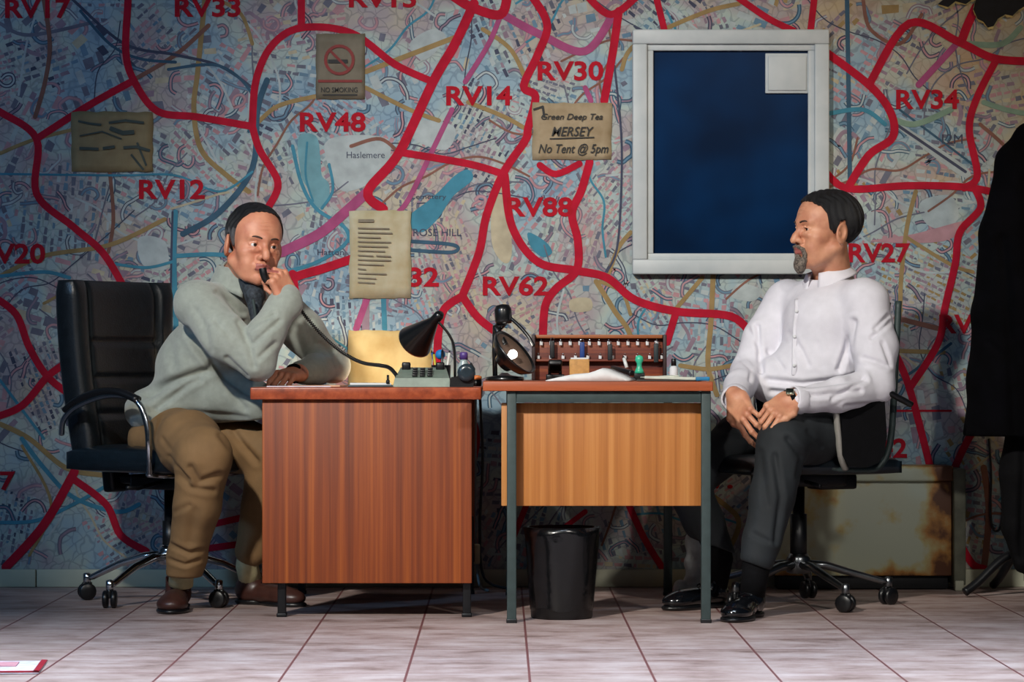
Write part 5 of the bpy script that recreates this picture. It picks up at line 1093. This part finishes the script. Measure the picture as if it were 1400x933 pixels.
foldsR = [(px3([(1055,520),(1100,526),(1150,520),(1175,515)]), .007, .014), (px3([(1060,536),(1110,540),(1170,534)]), .006, .010), (px3([(1168,440),(1162,475),(1150,505)]), .007, .014), (px3([(1045,445),(1047,480),(1046,508)]), .006, .014), (px3([(1195,450),(1215,432)]), .005, .010), (px3([(1190,462),(1218,440)]), .005, .010),
          (px3([(1130,545),(1160,528),(1180,520)]), .005, .009), (px3([(1150,555),(1200,552)]), .005, .008), (px3([(1085,455),(1100,480),(1108,500)]), .006, .006), (px3([(1010,490),(1024,505),(1020,520)], 9.6), .005, .008), (px3([(1180,490),(1210,500)]), .006, .008), (px3([(1060,480),(1075,505)]), .006, .006), (px3([(1120,470),(1128,500)]), .008, .004), (px3([(1205,470),(1216,500)]), .005, .008), (px3([(1022,450),(1032,470)], 9.7), .006, .006)]
sh_ = sdf_obj('shirt', s2, m_shirt, man2, tuple(G2), folds=foldsR, wob=True)
upR = Vector(HR.p(0, .01, -.06))-Vector(K_['neck'])
collar('collar', V3(1133,379,9.625), (-.24, -.10, 1), (-.72, -.70, 0), .066, .092, .026, .26, m_shirt, sh_, .005, .035, .008)
# placket with buttons down the chest, cuffs and watch
def surf(pxx, pyy):   # the shirt surface the camera side sees at that height
    x, z = PX(pxx, 9.42), PZ(pyy, 9.42); i = int(round((x-s2.lo[0])/s2.h)); k = int(round((z-s2.lo[2])/s2.h)); col = s2.D[i, :, k]; j = int(np.argmax(col < 0)); return Vector((x, s2.lo[1]+(j-.35)*s2.h, z))
pl = [surf(a, b) for a, b in ((1096, 408), (1094, 425), (1092, 442), (1091, 460), (1090, 480), (1089, 500), (1088, 514))]
MB().tube(crom(pl, 4), .0085, 0, 8, flat=.35).build('placket', m_shirt, sh_)
for i in (1, 3, 5):
    c = pl[i]; MB().lathe([(.001, -.002), (.0052, -.002), (.0056, .0), (.0052, .002), (.001, .002)], 0, 12, Matrix.Translation(c+Vector((-.002, -.006, 0))) @ Matrix.Rotation(math.pi/2, 4, 'X')).build('button', m_paper, sh_)
for a, b, r in ((V3(1100,548,9.24), V3(1090,547,9.228), .044), (V3(1006,540,9.40), V3(1005,545,9.36), .045)):
    a = Vector(a); b = Vector(b); d = (b-a); MB().lathe([(r*.97, -.02), (r, -.018), (r, .014), (r*.97, .018), (r*.86, .018), (r*.86, -.02)], 0, 24, Matrix.Translation(b) @ d.to_track_quat('Z', 'Y').to_matrix().to_4x4(), cap=False).build('cuff', m_shirt, sh_)
wq = Matrix.Translation(V3(1079,546,9.225)) @ Vector((-.8, -.4, -.1)).to_track_quat('Z', 'Y').to_matrix().to_4x4()
wt = MB().lathe([(.0275, -.009), (.0305, -.008), (.0305, .008), (.0275, .009)], 0, 24, wq).build('watch_strap', m_blackfab, man2)
MB().box(Vector(V3(1079,541,9.225))+Vector((0, -.024, .012)), (.026, .010, .024), 0, .005, rot=(R(-35), 0, 0)).build('watch_case', mat('watch_steel', (200,205,180), .2, 1), wt)
# trousers
t2 = Field((PX(895, 9.5), 8.98, PZ(800, 9.2)), (PX(1195, 9.5), 9.95, PZ(545, 9.5)), .0055)
t2.ell(V3(1132,592,9.66), (.13, .16, .085), .05); t2.chain([K_['hipN'], V3(1108,596,9.38), V3(1070,606,9.21)], [.090, .090, .080], .03)
t2.chain([V3(1070,606,9.21), V3(1056,680,9.17), V3(1042,740,9.14), V3(1036,762,9.13)], [.080, .070, .058, .055], .02)
t2.chain([K_['hipF'], K_['midF'], V3(942,656,9.55)], [.088, .080, .074], .03); t2.chain([V3(940,664,9.53), V3(962,712,9.51), V3(988,772,9.50)], [.072, .064, .052], .02)
t2.plane(V3(1030,772,9.13), (-.35, 0, -1), .004)
foldsQ = [(px3([(1060,625),(1068,680),(1060,740)], 9.1), .007, .010), (px3([(1040,620),(1048,690)], 9.1), .008, .006), (px3([(1075,600),(1095,625),(1090,650)], 9.2), .008, .012), (px3([(1100,590),(1120,610)], 9.3), .006, .008), (px3([(985,585),(1020,596)], 9.5), .008, .006), (px3([(1030,730),(1050,740)], 9.1), .006, .006)]
sdf_obj('trousers', t2, m_dktrouser, man2, tuple(G2), folds=foldsQ, wob=True)
hN = Vector((PX(1034, 9.2), 9.20, 0)); shoe('shoe', hN, hN+Vector((-.10, -.25, 0)), man2, m_blackshoe, w=.048)
MB().tube([hN+Vector((-.02, -.05, .06)), V3(1032,790,9.14), V3(1036,755,9.13)], [.040, .042, .046], 0, 16).build('sock', m_blackfab, man2)
hF2 = Vector((PX(992, 9.52), 9.54, 0)); shoe('shoe', hF2, hF2+Vector((-.20, -.15, 0)), man2, m_blackshoe)
MB().tube([hF2+Vector((-.035, -.03, .06)), V3(984,765,9.50), V3(976,735,9.51)], [.038, .044, .05], 0, 16).build('sock', m_blackfab, man2)
# ================================================================ light, camera
def spot(name, loc, tgt, e, col, size, blend=.6, rad=.15):
    l = bpy.data.lights.new(name, 'SPOT'); l.energy = e; l.color = col; l.spot_size = R(size); l.spot_blend = blend; l.shadow_soft_size = rad
    o = bpy.data.objects.new(name, l); C.objects.link(o); o.location = loc; o.rotation_euler = (Vector(tgt)-Vector(loc)).to_track_quat('-Z', 'Y').to_euler(); return o
def area(name, loc, tgt, e, col, sx, sy, spread=180):
    l = bpy.data.lights.new(name, 'AREA'); l.shape = 'RECTANGLE'; l.size = sx; l.size_y = sy; l.energy = e; l.color = col; l.spread = R(spread)
    o = bpy.data.objects.new(name, l); C.objects.link(o); o.location = loc; o.rotation_euler = (Vector(tgt)-Vector(loc)).to_track_quat('-Z', 'Y').to_euler(); return o
spot('stage_key', (-2.2, 3.6, 4.2), (.2, 9.9, .72), 2000, (1, .955, .87), 31, .9, .12)
spot('stage_key_right', (2.2, 3.4, 4.0), (.5, 9.8, .8), 420, (1, .93, .84), 34, .8, .15)
spot('stage_blue', (-4.5, 5.5, 3.4), (-1.6, 10.3, 1.4), 290, (.28, .58, 1), 60, .9, .2)
spot('stage_amber', (4.2, 7.2, 3.2), (2.0, 10.4, 2.1), 150, (1, .66, .28), 50, .8, .1)
area('floor_wash', (0, 6.3, 4.2), (0, 7.35, 0), 100, (.74, .86, 1), 6, .3, 46)
area('front_fill', (0, 2.5, 3.0), (0, 10, 1.0), 11, (.85, .92, 1), 5, 2)
w = bpy.data.worlds.new('w'); bpy.context.scene.world = w; w.use_nodes = True
w.node_tree.nodes['Background'].inputs[0].default_value = (.25, .4, .6, 1); w.node_tree.nodes['Background'].inputs[1].default_value = .035
cam = bpy.data.cameras.new('camera'); co = bpy.data.objects.new('camera', cam); C.objects.link(co)
co.location = (0, 0, CZ); co.rotation_euler = (math.pi/2, 0, 0); cam.sensor_width = 36; cam.lens = F/1400*36
cam.shift_x = (700-VX)/1400; cam.shift_y = (HY-466.5)/1400; cam.clip_start = .1; cam.clip_end = 100
bpy.context.scene.camera = co
sc_ = bpy.context.scene; sc_.view_settings.view_transform = 'Standard'; sc_.view_settings.look = 'None'; sc_.view_settings.gamma = 1; sc_.view_settings.exposure = 0; sc_.view_settings.use_curve_mapping = False
